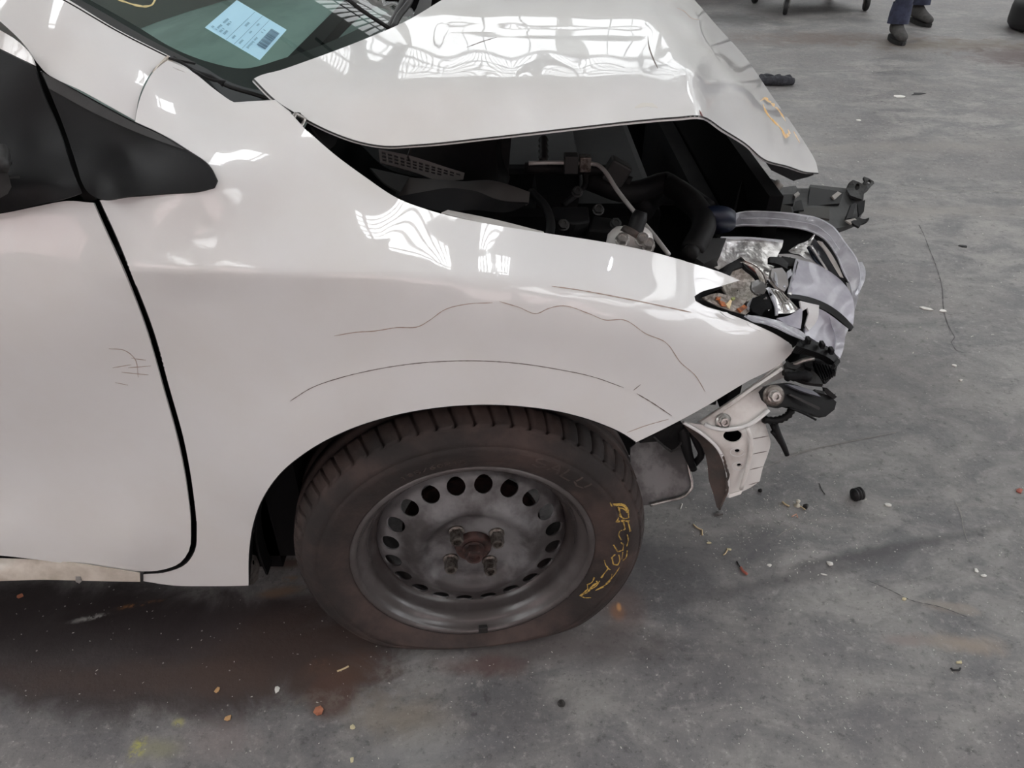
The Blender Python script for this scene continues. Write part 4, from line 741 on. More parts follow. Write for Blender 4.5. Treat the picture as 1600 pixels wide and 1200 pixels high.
ap = panel('inner_apron', [(1066, 659), (1100, 664), (1150, 668), (1192, 648), (1198, 670), (1204, 692), (1199, 712), (1193, 728), (1187, 752), (1172, 762), (1160, 768), (1146, 773), (1136, 776), (1138, 752), (1133, 725), (1121, 700), (1101, 680), (1084, 668)], apf2, primer, car, .003, 6, holes=[ell(1145, 681, 15, 10, 24, -3), ell(1152, 705, 4.6, 3.2, 14), ell(1155, 727, 4, 2.8, 14)])
tube('apron_bead', [(1168, 670, .915), (1174, 690, .918), (1172, 715, .913), (1165, 740, .91), (1158, 764, .908)], .0035, primer, ap, n=8)
tube('apron_bead', [(1068, 660, .925), (1100, 680, .924), (1121, 700, .918), (1133, 725, .913), (1138, 752, .908), (1136, 776, .905)], .0028, paint, ap, n=8)
panel('apron_hole_shade', [(1110, 672), (1160, 668), (1186, 672), (1188, 720), (1176, 745), (1150, 752), (1138, 720), (1120, 690)], apf2, voidm, ap, .002, 10, shift=.03)  # black sheet added as the shade seen through the apron holes
for (x_, y_, r_) in ((1152, 706, 11), (1155, 728, 11)):
    ribbon('pressed_ring', ell(x_, y_ + .5, r_, 6.5, 16) + [ell(x_, y_ + .5, r_, 6.5, 16)[0]], apf2, paint, ap, 1.2, .001)
for a in range(4):
    y0 = 680 + a*24; x1 = (1202, 1199, 1193, 1186)[a]; ribbon('apron_slot', [(1176 - a*2, y0 + 6), (x1, y0 + 1)], apf2, crackd, ap, 1.4, .0008)
plate('apron_tip', [(1134, 774, .908), (1160, 766, .915), (1158, 772, .912), (1140, 778, .906)], primer, ap, .003, 5)
plate('torn_liner', [(1068, 664, .935), (1084, 668, .935), (1101, 681, .93), (1121, 701, .924), (1132, 725, .918), (1137, 750, .912), (1136, 768, .906), (1130, 782, .902), (1125, 796, .898), (1120, 793, .90), (1117, 782, .905), (1114, 770, .91), (1108, 752, .917), (1105, 725, .925), (1100, 705, .935), (1092, 690, .945), (1078, 676, .945)], rustedge, car, .002, 6, smooth=True)
tube('torn_edge', [(1121, 701, .918), (1130, 715, .914), (1135, 732, .91), (1138, 745, .907), (1135, 752, .905), (1137, 765, .902), (1130, 782, .898), (1124, 796, .894)], .0022, rustedge, car, n=6, step=.004, ribs=1)
# foot-lamp bracket
fb = plate('bumper_mount', [(1191, 612, .955), (1197, 604, .962), (1212, 601, .965), (1230, 598, .972), (1246, 602, .975), (1262, 608, .975), (1280, 613, .975), (1296, 619, .975), (1307, 628, .97), (1304, 640, .96), (1290, 651, .95), (1276, 649, .95), (1258, 643, .95), (1238, 637, .948), (1224, 635, .947), (1216, 638, .945), (1202, 636, .945), (1193, 626, .948)], blackpl, car, .02, 6, smooth=False, bev=.003)
plate('mount_rib', [(1232, 617, .955), (1236, 616, .955), (1282, 637, .945), (1280, 641, .943)], greypl, fb, .006, 6)
plate('mount_lid', [(1228, 600, .962), (1246, 603, .965), (1276, 614, .965), (1283, 620, .962), (1250, 610, .96)], mat('lilac_black', (84, 84, 92), .4), fb, .004, 6)
plate('mount_tab', [(1287, 606, .975), (1292, 606, .976), (1308, 620, .97), (1303, 624, .968), (1290, 614, .972)], blackpl, fb, .006, 4)
plate('mount_tab', [(1273, 608, .972), (1290, 612, .972), (1288, 616, .968), (1274, 612, .968)], seal, fb, .006, 4)
tube('mount_edge', [(1234, 637, .944), (1260, 648, .94), (1275, 656, .938)], .0018, darkpl, fb, n=6)
v_, f_ = revolve([(.017, 0), (.017, -.003), (.013, -.004), (.001, -.004)], 24, Matrix.Translation(P(1208, 618, .943)) @ Vector((.1, -.85, .5)).to_track_quat('-Y', 'Z').to_matrix().to_4x4()); mesh_obj('bolt_washer', v_, f_, nutm, fb)
hexnut(P(1209, 619, .940), (.1, -.85, .5), .0085, .010, silver, 'mount_bolt', fb, .5)
tube('ribbed_conduit', [(1192, 655, .95), (1204, 657, .95), (1220, 655, .952), (1232, 648, .955), (1237, 640, .96)], .006, blackpl, car, n=12, ribs=1, step=.0038)
tube('black_rod', [(1208, 660, .96), (1216, 680, .95), (1224, 696, .94), (1230, 711, .935)], .0055, blackpl, car, radii=[.007, .006, .005, .004])
tube('black_rod', [(1206, 674, .95), (1214, 684, .948), (1219, 692, .945)], .003, blackpl, car)
# parts hanging between tyre and apron
plate('liner_tray', [(985, 700, 1.0), (1010, 680, 1.02), (1055, 690, 1.02), (1072, 712, 1.0), (1078, 740, .985), (1080, 764, .97), (1072, 772, .965), (1060, 776, .962), (1040, 782, .958), (1012, 789, .95), (985, 790, .95)], mat('dusty_grey_liner', (74, 72, 72), .45, rgb2=(112, 110, 110), nscale=14, nlo=.45, nhi=.6), car, .003, 8, smooth=True)
tube('tray_lip', [(1072, 712, .998), (1078, 740, .981), (1081, 762, .967), (1072, 773, .961), (1040, 783, .954), (1016, 789, .947)], .003, silver, car, n=8)
tube('drive_hose', [(1066, 664, .97), (1070, 690, .96), (1076, 712, .955), (1084, 734, .95)], .008, blackpl, car, radii=[.010, .010, .008, .006])
tube('drive_hose', [(1080, 672, .97), (1090, 695, .96), (1096, 708, .955), (1086, 724, .96)], .006, darkpl, car)
plate('dark_bracket', [(1000, 692, .93), (1040, 670, .94), (1066, 662, .95), (1070, 690, .98), (1052, 705, 1.0), (1030, 690, .98)], darkpl, car, .006, 8)
tube('bracket_strap', [(1022, 683, .94), (1036, 696, .95), (1048, 706, .955), (1058, 700, .955), (1066, 690, .955)], .002, greypl, car, n=6)

# ---- wheel arch liner and underbody
V = []; Fc = []; n = 28; cx, cz, rr = -.075, .235, .37
for j, (y_, r2) in enumerate(((.90, rr), (1.0, rr), (1.13, rr*.98), (1.14, rr*.93))):
    for i in range(n+1):
        a = R(52 + 136*i/n); V.append((cx + r2*math.cos(a), y_, cz + r2*math.sin(a)))
for j in range(3):
    for i in range(n): Fc.append((j*(n+1)+i, j*(n+1)+i+1, (j+1)*(n+1)+i+1, (j+1)*(n+1)+i))
liner = fixn(mesh_obj('arch_liner', V, Fc, voidm, car)); solid(liner, .004)
box('underbody', (-3.0, .93, .17), (-.42, 2.47, .24), voidm, car)
box('side_member', (-.46, .93, .2), (-.36, 1.3, .6), voidm, car)
box('door_shut_panel', (-1.5, .93, .24), (-.42, .96, .80), voidm, car)
tube3('suspension_strut', [(-.07, 1.10, .25), (-.07, 1.12, .5), (-.05, 1.14, .75)], .03, darkpl, car)
tube3('lower_arm', [(-.07, 1.05, .2), (-.05, 1.3, .2), (-.02, 1.5, .24)], .025, darkpl, car)

# ---- the rest of the body, out of the frame
def loft(name, secs, m, parent, step=1, th=.004):
    k = len(secs[0][1]); V = [(x, y, z) for x, s in secs for (y, z) in s]; Fc = [(i*k+j, i*k+j+1, (i+1)*k+j+1, (i+1)*k+j) for i in range(len(secs)-1) for j in range(k-1)]
    o = fixn(mesh_obj(name, V, Fc, m, parent), (-1, 1.7, -6), False); md = o.modifiers.new('s', 'SUBSURF'); md.levels = 2; md.render_levels = 2; return o
mir = lambda s: [(3.4 - y, z) for y, z in s]
prof = lambda d=0, zt=.95: [(.90 + d, .18), (.875 + d, .25), (.895 + d, .4), (.865 + d, .62), (.87 + d, .78), (.90 + d, zt - .06), (.95 + d, zt)]
loft('rear_side', [(-1.50, prof()), (-2.1, prof(0, .98)), (-2.6, prof(.02, 1.0)), (-3.0, prof(.10, 1.0)), (-3.12, prof(.3, .98))], paint, car)
loft('far_side', [(-3.12, mir(prof(.3, .98))), (-3.0, mir(prof(.1, 1.0))), (-2.6, mir(prof(.02, 1.0))), (-1.5, mir(prof())), (-.4, mir(prof())), (.1, mir(prof(.02, .84))), (.42, mir(prof(.14, .76)))], paint, car)
roofs = [(y, z) for y, z in ((1.20, 1.40), (1.30, 1.465), (1.5, 1.49), (1.7, 1.495), (1.9, 1.49), (2.1, 1.465), (2.2, 1.40))]
loft('roof', [(-1.22, [(y, z - .04) for y, z in roofs]), (-1.5, roofs), (-2.1, roofs), (-2.7, [(y, z - .03) for y, z in roofs]), (-3.0, [(y, z - .1) for y, z in roofs])], paint, car)
loft('tailgate', [(-3.0, [(y, z - .1) for y, z in roofs]), (-3.12, [(1.25 + (y - 1.2)*.9, 1.0) for y, z in roofs]), (-3.16, [(1.0 + (y - 1.2)*1.4, .6) for y, z in roofs]), (-3.1, [(1.0 + (y - 1.2)*1.4, .25) for y, z in roofs])], paint, car)
loft('rear_side_glass', [(-1.45, [(.95, .94), (1.05, 1.15), (1.19, 1.39)]), (-2.2, [(.95, .98), (1.05, 1.2), (1.19, 1.4)]), (-2.95, [(1.05, 1.0), (1.15, 1.2), (1.22, 1.36)])], doorglass, car)
loft('far_side_glass', [(-.7, [(2.44, .96), (2.4, 1.0), (2.38, 1.08)]), (-1.45, [(2.45, .95), (2.35, 1.15), (2.21, 1.39)]), (-2.2, [(2.45, .98), (2.35, 1.2), (2.21, 1.4)]), (-2.95, [(2.35, 1.0), (2.25, 1.2), (2.18, 1.36)])], doorglass, car)
V = []; Fc = []; nx, ny = 12, 14
for i in range(nx+1):
    for j in range(ny+1):
        t = i/nx; x = -.34 - .66*t; y = 1.10 + 1.24*j/ny; V.append((x, y, .885 + .05*math.sin(math.pi*min(1, t*1.2)) - .25*max(0, t-.85)/.15 - .03*((y-1.72)/.62)**2))
for i in range(nx):
    for j in range(ny): Fc.append((i*(ny+1)+j, i*(ny+1)+j+1, (i+1)*(ny+1)+j+1, (i+1)*(ny+1)+j))
dash = fixn(mesh_obj('dashboard', V, Fc, mat('dashboard_haze_grey', (150, 164, 160), .75, rgb2=(128, 140, 137), nscale=6, stretch=(1, .3, 1)), car), (0, 0, 3))  # paler than a dark dash: windscreen haze is put into this colour
box('steering_column', (-.95, 1.2, .70), (-.6, 1.5, .84), darkpl, car, .03)
for y0 in (1.12, 1.82):
    s_ = box('seat', (-1.75, y0, .4), (-1.2, y0+.5, .55), mat('seat_fabric', (52, 54, 56), .9), car, .05); box('seat_back', (-1.9, y0, .5), (-1.72, y0+.5, 1.15), MATS['seat_fabric'], s_, .05)

# ---- wheels
disc_prof = np.array([(0, .030), (.030, .030), (.036, .022), (.072, .022), (.079, .019), (.090, .008), (.098, .0045), (.106, .005), (.116, .011), (.126, .018), (.150, .026), (.158, .030), (.164, .037), (.170, .050)])
def make_wheel(M, parent, detail=True, flip=1, flat=True):
    T = lambda V: [M @ Vector(v) for v in V]
    ring = [(.1695*math.cos(a), .1695*math.sin(a)) for a in (2*math.pi*i/96 for i in range(96))]
    holes = [[(.0335*math.cos(-a), .0335*math.sin(-a)) for a in (2*math.pi*i/32 for i in range(32))]]
    for k in range(20):
        a0 = 2*math.pi*(k + .5)/20 + .01; cx, cz = .1455*math.cos(a0 + math.pi/2*0), .1455*math.sin(a0); holes.append([(cx + .0158*math.cos(b), cz + .0158*math.sin(b)) for b in (2*math.pi*i/18 for i in range(18))])
    v2, f2 = fill(np.array(ring)*1000, [np.array(h)*1000 for h in holes], 6.0); v2 = v2/1000; r = np.hypot(v2[:, 0], v2[:, 1]); y = np.interp(r, disc_prof[:, 0], disc_prof[:, 1])
    w = mesh_obj('steel_wheel', T(np.c_[v2[:, 0], y, v2[:, 1]]), f2, steel, parent); fixn(w, M @ Vector((0, -3, 0))); solid(w, .003)
    if detail: w['label'] = 'black steel wheel with round holes round its edge'
    v_, f_ = revolve([(.2115, .006), (.2125, .0), (.2105, -.005), (.206, -.005), (.203, .0), (.200, .007), (.194, .011), (.188, .016), (.185, .026), (.183, .038), (.176, .046), (.168, .052), (.164, .07), (.164, .12), (.19, .14), (.2, .16), (.212, .165)], 128)
    o = mesh_obj('rim', T(v_), f_, rimm, w); fixn(o, M @ Vector((0, .08, 0))); solid(o, .0025, 1)
    v_, f_ = revolve([(.125, .060), (.125, .075), (.03, .075), (.001, .06)], 48); mesh_obj('brake_disc', T(v_), f_, rust, w)
    v_, f_ = revolve([(.033, .026), (.031, .016), (.028, .014), (.018, .016), (.014, .018), (.001, .018)], 40); mesh_obj('hub', T(v_), f_, rust, w)
    ax = M.to_3x3() @ Vector((0, -1, 0))
    hexnut(M @ Vector((0, .016, 0)), ax, .0165, .022, rust, 'axle_nut', w, .62)
    for k in range(4):
        a = R(124 - 90*k + 0); nn = hexnut(M @ Vector((.050*math.cos(a), .022, .050*math.sin(a))), ax, .0118, .027, nutm, 'lug_nut', w, .6)
    if detail:
        a0 = R(-87); v_ = []; o = box('balance_weight', (-.0085, -.0085, -.006), (.0085, .0, .010), greypl, w, .0015)
        Mw = M @ Matrix.Translation((.205*math.cos(a0), .0, .205*math.sin(a0)))
        for v in o.data.vertices: v.co = Mw @ v.co
    # tyre
    prof = [(.2, .02), (.2065, .008), (.2105, -.001), (.214, -.0075), (.218, -.009), (.226, -.011), (.231, -.0135), (.240, -.017), (.250, -.0195), (.2575, -.0205), (.259, -.0185), (.2615, -.0185), (.263, -.0195), (.270, -.0175), (.278, -.0125), (.2835, -.008), (.2855, -.0055), (.2870, -.006), (.290, -.001), (.2945, .008), (.2985, .018), (.3005, .028), (.301, .036), (.2955, .038), (.2955, .046), (.302, .048), (.3025, .075), (.296, .077), (.296, .086), (.3025, .088), (.302, .118), (.2955, .12), (.2955, .128), (.301, .13), (.2985, .148), (.292, .162), (.278, .178), (.25, .186), (.22, .178), (.2, .155)]
    prof = [(r if r < .2105 else .2105 + (r - .2105)*1.085, y) for r, y in prof]
    V = []; Fc = []; K = len(prof); NB = 64; angs = []
    for b in range(NB):
        t0 = 2*math.pi*b/NB; s_ = 2*math.pi/NB
        angs += [(t0, 0), (t0 + s_*.34, 0), (t0 + s_*.70, 0), (t0 + s_*.74, 1), (t0 + s_*.90, 1), (t0 + s_*.94, 0)]
    for a, gv in angs:
        for qi, (r, y) in enumerate(prof):
            rr_ = r; sk = 0
            if 18 <= qi <= 22 or 33 <= qi <= 34:
                if gv: rr_ -= .006
                sk = (y - .02) * .9
            if 24 <= qi <= 31 and 0 < 1: sk = (y - .02) * .4; rr_ = r
            aa = a + sk; V.append([rr_*math.cos(aa), y, rr_*math.sin(aa)])
    NA = len(angs)
    for i in range(NA):
        for q_ in range(K-1): Fc.append((i*K+q_, ((i+1) % NA)*K+q_, ((i+1) % NA)*K+q_+1, i*K+q_+1))
    V = deform(V, flat)
    ty = fixn(mesh_obj('tyre', T(V), Fc, rubber, parent)); ty.data.polygons.foreach_set('use_smooth', [True]*len(Fc))
    return w, ty
def deform(V, flat=True, zc=.240, R0=.3105):
    out = []
    for x, y, z in V:
        r = math.hypot(x, z)
        if flat and z < 0 and r > 1e-6:
            over = R0 * (-z / r) - zc; d = over * .5 + math.sqrt((over * .5) ** 2 + .00006) ; u = max(0., (r - .213) / (R0 - .213))
            n_ = min(1, max(0, d / .0705)); z += d * min(1, u ** .9)
            b = .006 * math.sin(math.pi * min(1, u)) * n_ + .003 * min(1, u * 1.5) * n_
            if y < .085: y -= b * (1 if y < .03 else max(0, 1 - (y-.03)/.055))
            else: y += b * min(1, (y - .085)/.05)
            x *= 1 + .03 * n_ * min(1, u)
            z = max(z, .0012 - zc)
        out.append((x, y, z))
    return out
MW = Matrix.Translation(WC) @ Matrix.Rotation(STEER, 4, 'Z')
wheel, tyre = make_wheel(MW, car)
tyre['label'] = 'flat dusty tyre with yellow crayon marks'
def sidewall_r_y(r):
    r = r if r < .2105 else .2105 + (r - .2105)/1.085
    pr = [(.2105, -.001), (.218, -.009), (.231, -.0135), (.250, -.0195), (.263, -.0195), (.270, -.0175), (.278, -.0125), (.290, -.001)]
    return float(np.interp(r, [a for a, _ in pr], [b for _, b in pr]))
def tyre_stroke(pts, w, m, lift=.0008, name='crayon_mark', th=.0006):
    """pixels of the photograph -> wheel plane -> polar -> sidewall"""
    Mi = MW.inverted(); L2 = []
    for px, py in smooth_line(pts, False, 2.5, 50)[:, :2]:
        o_ = Mi @ Vector((0, 0, CH)); d_ = (Mi @ P(px, py, .9)) - o_; yy = -.015
        for _ in range(4):
            t_ = (yy - o_.y) / d_.y; h = o_ + d_ * t_; yy = sidewall_r_y(math.hypot(h.x, h.z))
        L2.append((h.x, h.z))
    A = np.array(L2); t = np.gradient(A, axis=0); t /= np.linalg.norm(t, axis=1)[:, None] + 1e-9; nn = np.c_[-t[:, 1], t[:, 0]]; k = len(A); V = []
    ww = w * (.5 + .8*rng.random(k))[:, None]
    for q in (A + nn*ww/2, A - nn*ww/2):
        V += deform([(x, sidewall_r_y(math.hypot(x, z)) - lift, z) for x, z in q])
    return [MW @ Vector(v) for v in V], [(i, i+1, k+i+1, k+i) for i in range(k-1)]
def z6(pts): return [(870 + a/6, 760 + b/6) for a, b in pts]
strokes = [([(500, 150), (515, 180), (560, 175), (640, 180)], 3), ([(520, 168), (600, 165), (640, 185), (670, 235)], 4), ([(575, 190), (590, 240), (580, 290), (555, 335)], 3.4), ([(580, 200), (620, 205), (665, 245)], 3), ([(670, 240), (675, 290), (640, 300), (605, 285), (590, 240)], 2.4), ([(555, 330), (610, 320), (680, 325)], 4.4), ([(625, 330), (640, 400), (590, 420), (580, 450), (605, 500)], 2.2), ([(668, 330), (690, 420)], 3.4), ([(660, 450), (670, 500), (655, 560)], 1.8),
           ([(600, 525), (630, 545), (620, 595), (570, 610), (530, 545)], 2.8), ([(660, 600), (650, 660), (610, 700), (620, 610)], 2.2), ([(545, 635), (515, 665), (530, 730), (570, 735), (590, 690), (580, 640)], 2.8), ([(595, 745), (530, 840), (460, 910)], 1.8), ([(445, 690), (460, 740), (500, 780)], 2), ([(470, 745), (480, 770), (455, 800), (415, 855)], 2.8), ([(515, 820), (510, 860), (360, 975), (440, 940)], 1.6),
           ([(350, 850), (330, 895), (285, 920), (290, 960), (215, 1025)], 2.2), ([(370, 885), (380, 900), (330, 935), (290, 985), (220, 1020)], 3.4), ([(400, 885), (370, 930), (320, 960)], 2.4), ([(215, 1020), (255, 1040), (320, 1040)], 1.8)]
parts_ = [tyre_stroke(z6(p), w/1000*.95, crayon) for p, w in strokes]
v_, f_ = joinparts(parts_); o = mesh_obj('crayon_writing', v_, f_, crayon, tyre); fixn(o, camo.location); solid(o, .0005)
# raised sidewall lettering: letters as strokes in polar position
FONT = {'S': [[(1, .9), (.5, 1), (0, .8), (.1, .55), (.9, .45), (1, .2), (.5, 0), (0, .1)]], 'A': [[(0, 0), (.5, 1), (1, 0)], [(.2, .4), (.8, .4)]], 'L': [[(0, 1), (0, 0), (1, 0)]], 'U': [[(0, 1), (0, .2), (.5, 0), (1, .2), (1, 1)]], 'N': [[(0, 0), (0, 1), (1, 0), (1, 1)]], 'E': [[(1, 1), (0, 1), (0, 0), (1, 0)], [(0, .5), (.8, .5)]], 'T': [[(0, 1), (1, 1)], [(.5, 1), (.5, 0)]], '1': [[(.2, .8), (.5, 1), (.5, 0)]], '8': [[(.5, .5), (0, .75), (.5, 1), (1, .75), (.5, .5), (0, .25), (.5, 0), (1, .25), (.5, .5)]], '5': [[(1, 1), (0, 1), (0, .55), (.8, .55), (1, .3), (.5, 0), (0, .1)]], '/': [[(0, 0), (1, 1)]], '6': [[(.9, 1), (.1, .6), (0, .2), (.5, 0), (1, .25), (.5, .5), (.05, .35)]], '0': [[(.5, 1), (0, .6), (0, .4), (.5, 0), (1, .4), (1, .6), (.5, 1)]], 'R': [[(0, 0), (0, 1), (.9, .9), (.9, .6), (0, .5), (1, 0)]], 'I': [[(.5, 0), (.5, 1)]]}
def letters(txt, a0, r0, h, w, gap, lw):
    out = []; a = a0
    for ch in txt:
        for st_ in FONT.get(ch, []):
            A = smooth_line(st_, False, .18, 20)[:, :2]; rr_ = r0 + A[:, 1]*h; aa = a - A[:, 0]*w/r0; pts = np.c_[rr_*np.cos(aa), rr_*np.sin(aa)]
            t = np.gradient(pts, axis=0); t /= np.linalg.norm(t, axis=1)[:, None] + 1e-9; nn = np.c_[-t[:, 1], t[:, 0]]; V = []; k = len(pts)
            for q in (pts + nn*lw/2, pts - nn*lw/2): V += deform([(x, sidewall_r_y(math.hypot(x, z)) - .0006, z) for x, z in q])
            out.append(([MW @ Vector(v) for v in V], [(i, i+1, k+i+1, k+i) for i in range(k-1)]))
        a -= (w + gap)/r0
    return out
for k, ch in enumerate('SALU'):
    v_, f_ = joinparts(letters(ch, R(66) - k*.027/.236, .236, .022, .020, 0, .0034)); o = mesh_obj('raised_letter', v_, f_, rubber_hi, tyre); fixn(o, camo.location); solid(o, .0009)
v_, f_ = joinparts(letters('185/60R15', R(118), .226, .010, .008, .004, .0014))
o = mesh_obj('size_lettering', v_, f_, rubber_hi, tyre); fixn(o, camo.location); solid(o, .0009); o['kind'] = 'stuff'
MF = Matrix.Translation((-.066, 2.505, .295)) @ Matrix.Rotation(math.pi + STEER, 4, 'Z'); make_wheel(MF, car, False, flat=False)
for y_, a in ((.90, 0), (2.50, math.pi)): make_wheel(Matrix.Translation((-2.56, y_, .297)) @ Matrix.Rotation(a, 4, 'Z'), car, False, flat=False)

# ================================================================== THINGS ON THE FLOOR
def flake(name, px, py, w, h, rot, m, label, cat, th=.0015, n=7, curl=0, group=None, irr=.35):
    p = G(px, py); pts = []
    for i in range(n):
        a = 2*math.pi*i/n; rr_ = 1 + random.uniform(-irr, irr); x, y = w*.5*rr_*math.cos(a), h*.5*rr_*math.sin(a); c, s = math.cos(R(rot)), math.sin(R(rot)); pts.append((x*c - y*s, x*s + y*c))
    V = [(x, y, .0005 + curl*abs(x)/w) for x, y in pts] + [(x, y, .0005 + th + curl*abs(x)/w) for x, y in pts] + [(0, 0, .0005 + th*1.5)]
    Fc = [tuple(range(n))[::-1]] + [(i, (i+1) % n, n+(i+1) % n, n+i) for i in range(n)] + [(n+i, n+(i+1) % n, 2*n) for i in range(n)]
    o = mesh_obj(name, V, Fc, m, None, False); o.location = (p.x, p.y, 0); return tag(o, label, cat, group)
white = mat('white_chip', (216, 214, 208), .6); cream = mat('cream_chip', (206, 196, 160), .7); leafm = mat('rust_leaf', (182, 120, 92), .7, rgb2=(150, 90, 66), nscale=60); tanleaf = mat('tan_leaf', (190, 150, 104), .75); woodm = mat('pale_twig', (208, 188, 150), .8); blackb = mat('black_rubber_bit', (26, 26, 27), .6); redbit = mat('red_bit', (164, 92, 78), .7)
flake('leaf', 498, 1112, .020, .022, 20, leafm, 'small rust-coloured leaf scrap on grey floor below the brown stain', 'leaf', n=6, curl=.004, irr=.25)
flake('leaf', 32, 932, .016, .010, 40, leafm, 'tiny orange-brown leaf under the door near left edge', 'leaf', n=6, curl=.003)
flake('leaf', 357, 1123, .012, .010, 10, tanleaf, 'tan crumpled leaf bit left of the rust-coloured leaf scrap', 'leaf', curl=.003)
flake('leaf', 340, 1079, .010, .008, 60, tanleaf, 'small orange leaf crumb at the edge of the brown stain', 'leaf', curl=.003)
flake('paint_chip', 433, 1077, .012, .016, 20, white, 'white paint chip at the edge of the brown stain', 'chip', n=6)
flake('paint_chip', 552, 1137, .010, .009, 0, cream, 'cream chip right of the rust-coloured leaf scrap', 'chip')
flake('paint_chip', 550, 1187, .007, .009, 0, cream, 'pale yellow chip near the bottom edge under the tyre', 'chip')
flake('paint_chip', 1297, 882, .012, .013, 30, white, 'bright white chip below the black ribbed rubber piece', 'chip', th=.003)
flake('paint_chip', 1202, 884, .011, .009, 10, white, 'off-white chip right of the dark red twig', 'chip')
flake('paint_chip', 1287, 898, .016, .004, -15, white, 'thin white sliver just below the bright white chip', 'chip')
flake('paint_chip', 1387, 790, .014, .010, 0, white, 'white chip to the right of the black ribbed rubber piece', 'chip', th=.003)
flake('paint_chip', 1525, 892, .009, .010, 0, white, 'left one of two white chips near the right edge', 'chip', th=.002)
flake('paint_chip', 1536, 900, .012, .007, 0, white, 'right one of two white chips near the right edge', 'chip', th=.002)
flake('paint_chip', 1447, 483, .040, .016, -28, white, 'longish white plastic scrap on floor right of the headlight', 'chip', th=.003, n=6, irr=.12)
flake('paint_chip', 1473, 486, .026, .018, 0, white, 'rounded white scrap right of the longish white plastic scrap', 'chip', th=.003)
flake('paint_chip', 1404, 151, .075, .05, 0, white, 'white paper bit on the far floor beyond the car', 'chip', th=.003, n=6, irr=.2)
flake('dark_scrap', 1435, 147, .10, .05, 10, blackb, 'flat black scrap right of the white paper bit', 'scrap', irr=.5)
flake('paint_chip', 1342, 188, .025, .03, 0, white, 'lone white chip on the floor between bonnet nose and worker', 'chip')
flake('paint_chip', 1108, 849, .011, .006, 0, cream, 'pale chip below the bent yellow wood splinter', 'chip')
flake('paint_chip', 1139, 859, .012, .007, -20, cream, 'cream flake in the cluster below the bent yellow splinter', 'chip')
flake('paint_chip', 1412, 937, .009, .006, 0, cream, 'cream chip on the dark line in the right foreground', 'chip', th=.003)
flake('paint_chip', 1499, 1036, .010, .006, 0, cream, 'cream chip just above the small black clip', 'chip', th=.003)
flake('paint_chip', 1592, 768, .018, .012, 20, redbit, 'reddish chip at the right edge of the picture', 'chip', th=.003)
flake('paint_chip', 1491, 572, .012, .012, 20, white, 'small white chip in mid floor below the floor crack', 'chip', th=.003)
flake('paint_chip', 1501, 595, .010, .010, 20, white, 'tiny white chip lowest of the two below the floor crack', 'chip', th=.003)
flake('paint_chip', 1117, 770, .020, .008, 20, white, 'pale sliver beside the torn liner tip', 'chip')
flake('dark_scrap', 1123, 803, .020, .010, 10, mat('grey_scrap', (90, 88, 86), .5), 'grey scrap on the floor under the torn liner tip', 'scrap', th=.004)
flake('dark_scrap', 1188, 768, .009, .008, 10, blackb, 'tiny black crumb right of the torn liner tip', 'scrap', th=.006)
flake('dark_scrap', 1259, 793, .012, .010, 10, blackb, 'small black crumb beside the white plastic rivet', 'scrap', th=.008)
flake('dark_scrap', 1505, 385, .03, .016, -20, blackb, 'small black fleck on the floor right of the front carrier', 'scrap', th=.003)
flake('dark_scrap', 1120, 1173, .007, .007, -20, blackb, 'tiny black crumb near the bottom edge', 'scrap', th=.004) if False else None
def twig(name, pts, r, m, label, cat='splinter'):
    A = [G(*p) + Vector((0, 0, r + .0005)) for p in pts]; c = sum(A, Vector())/len(A); c.z = 0; o = tube3(name, [a - c for a in A], r, m, None, n=6, step=.004, corner=35); o.location = c; return tag(o, label, cat)
twig('wood_splinter', [(1083, 820), (1090, 826), (1097, 829), (1097, 837)], .0016, woodm, 'bent pale yellow wood splinter on floor right of the tyre')
twig('wood_splinter', [(1237, 808), (1244, 804), (1246, 809)], .0013, mat('pink_splinter', (206, 160, 140), .7), 'small pinkish forked splinter below the white plastic rivet')
twig('wood_splinter', [(1222, 785), (1228, 790), (1233, 792)], .002, woodm, 'pale orange splinter left of the white plastic rivet')
twig('wood_splinter', [(1246, 790), (1252, 793), (1258, 797)], .0012, woodm, 'thin straw between the white rivet and the black crumb')
twig('wire_bit', [(1280, 756), (1284, 766), (1289, 773)], .0009, blackb, 'thin black wire bit left of the black ribbed rubber piece', 'wire')
twig('wood_splinter', [(1151, 878), (1155, 885), (1158, 890)], .0015, blackb, 'black end of the broken twig below the tyre right side')
twig('wood_splinter', [(1157, 888), (1160, 893), (1167, 899)], .0030, redbit, 'dark red broken twig on the floor right of the tyre')
twig('wood_splinter', [(527, 1050), (537, 1046), (545, 1042)], .0018, woodm, 'straight pale splinter on the brown stain under the tyre')
twig('fibre', [(1214, 840), (1224, 832), (1232, 828), (1242, 821)], .0007, mat('grey_fibre', (150, 146, 140), .8), 'long grey fibre lying below the small rivet and splinters', 'fibre')
twig('wood_splinter', [(1063, 796), (1066, 788)], .0012, white, 'upright white sliver left of the torn liner tip')
twig('wood_splinter', [(1130, 868), (1133, 866), (1136, 860)], .0014, woodm, 'tiny straw above the dark twig end')
twig('spring_clip', [(1485, 1045), (1488, 1048), (1498, 1048), (1500, 1045)], .0018, blackb, 'small black spring clip in the right foreground', 'clip')
# white plastic rivet
p = G(1245, 790); o = revolve([(.0001, 0), (.009, 0), (.009, .003), (.004, .0045), (.004, .014), (.0062, .016), (.0062, .020), (.0001, .020)], 18, Matrix.Rotation(R(-90), 4, 'X'))
V = [(v.x, v.y, abs(v.z)) for v in o[0]]; q = mesh_obj('plastic_rivet', V, o[1], mat('ivory_plastic', (196, 192, 176), .5)); fixn(q); q.location = (p.x, p.y, 0); q.scale = (.8, .8, .8); tag(q, 'white plastic push rivet standing on the floor', 'rivet')
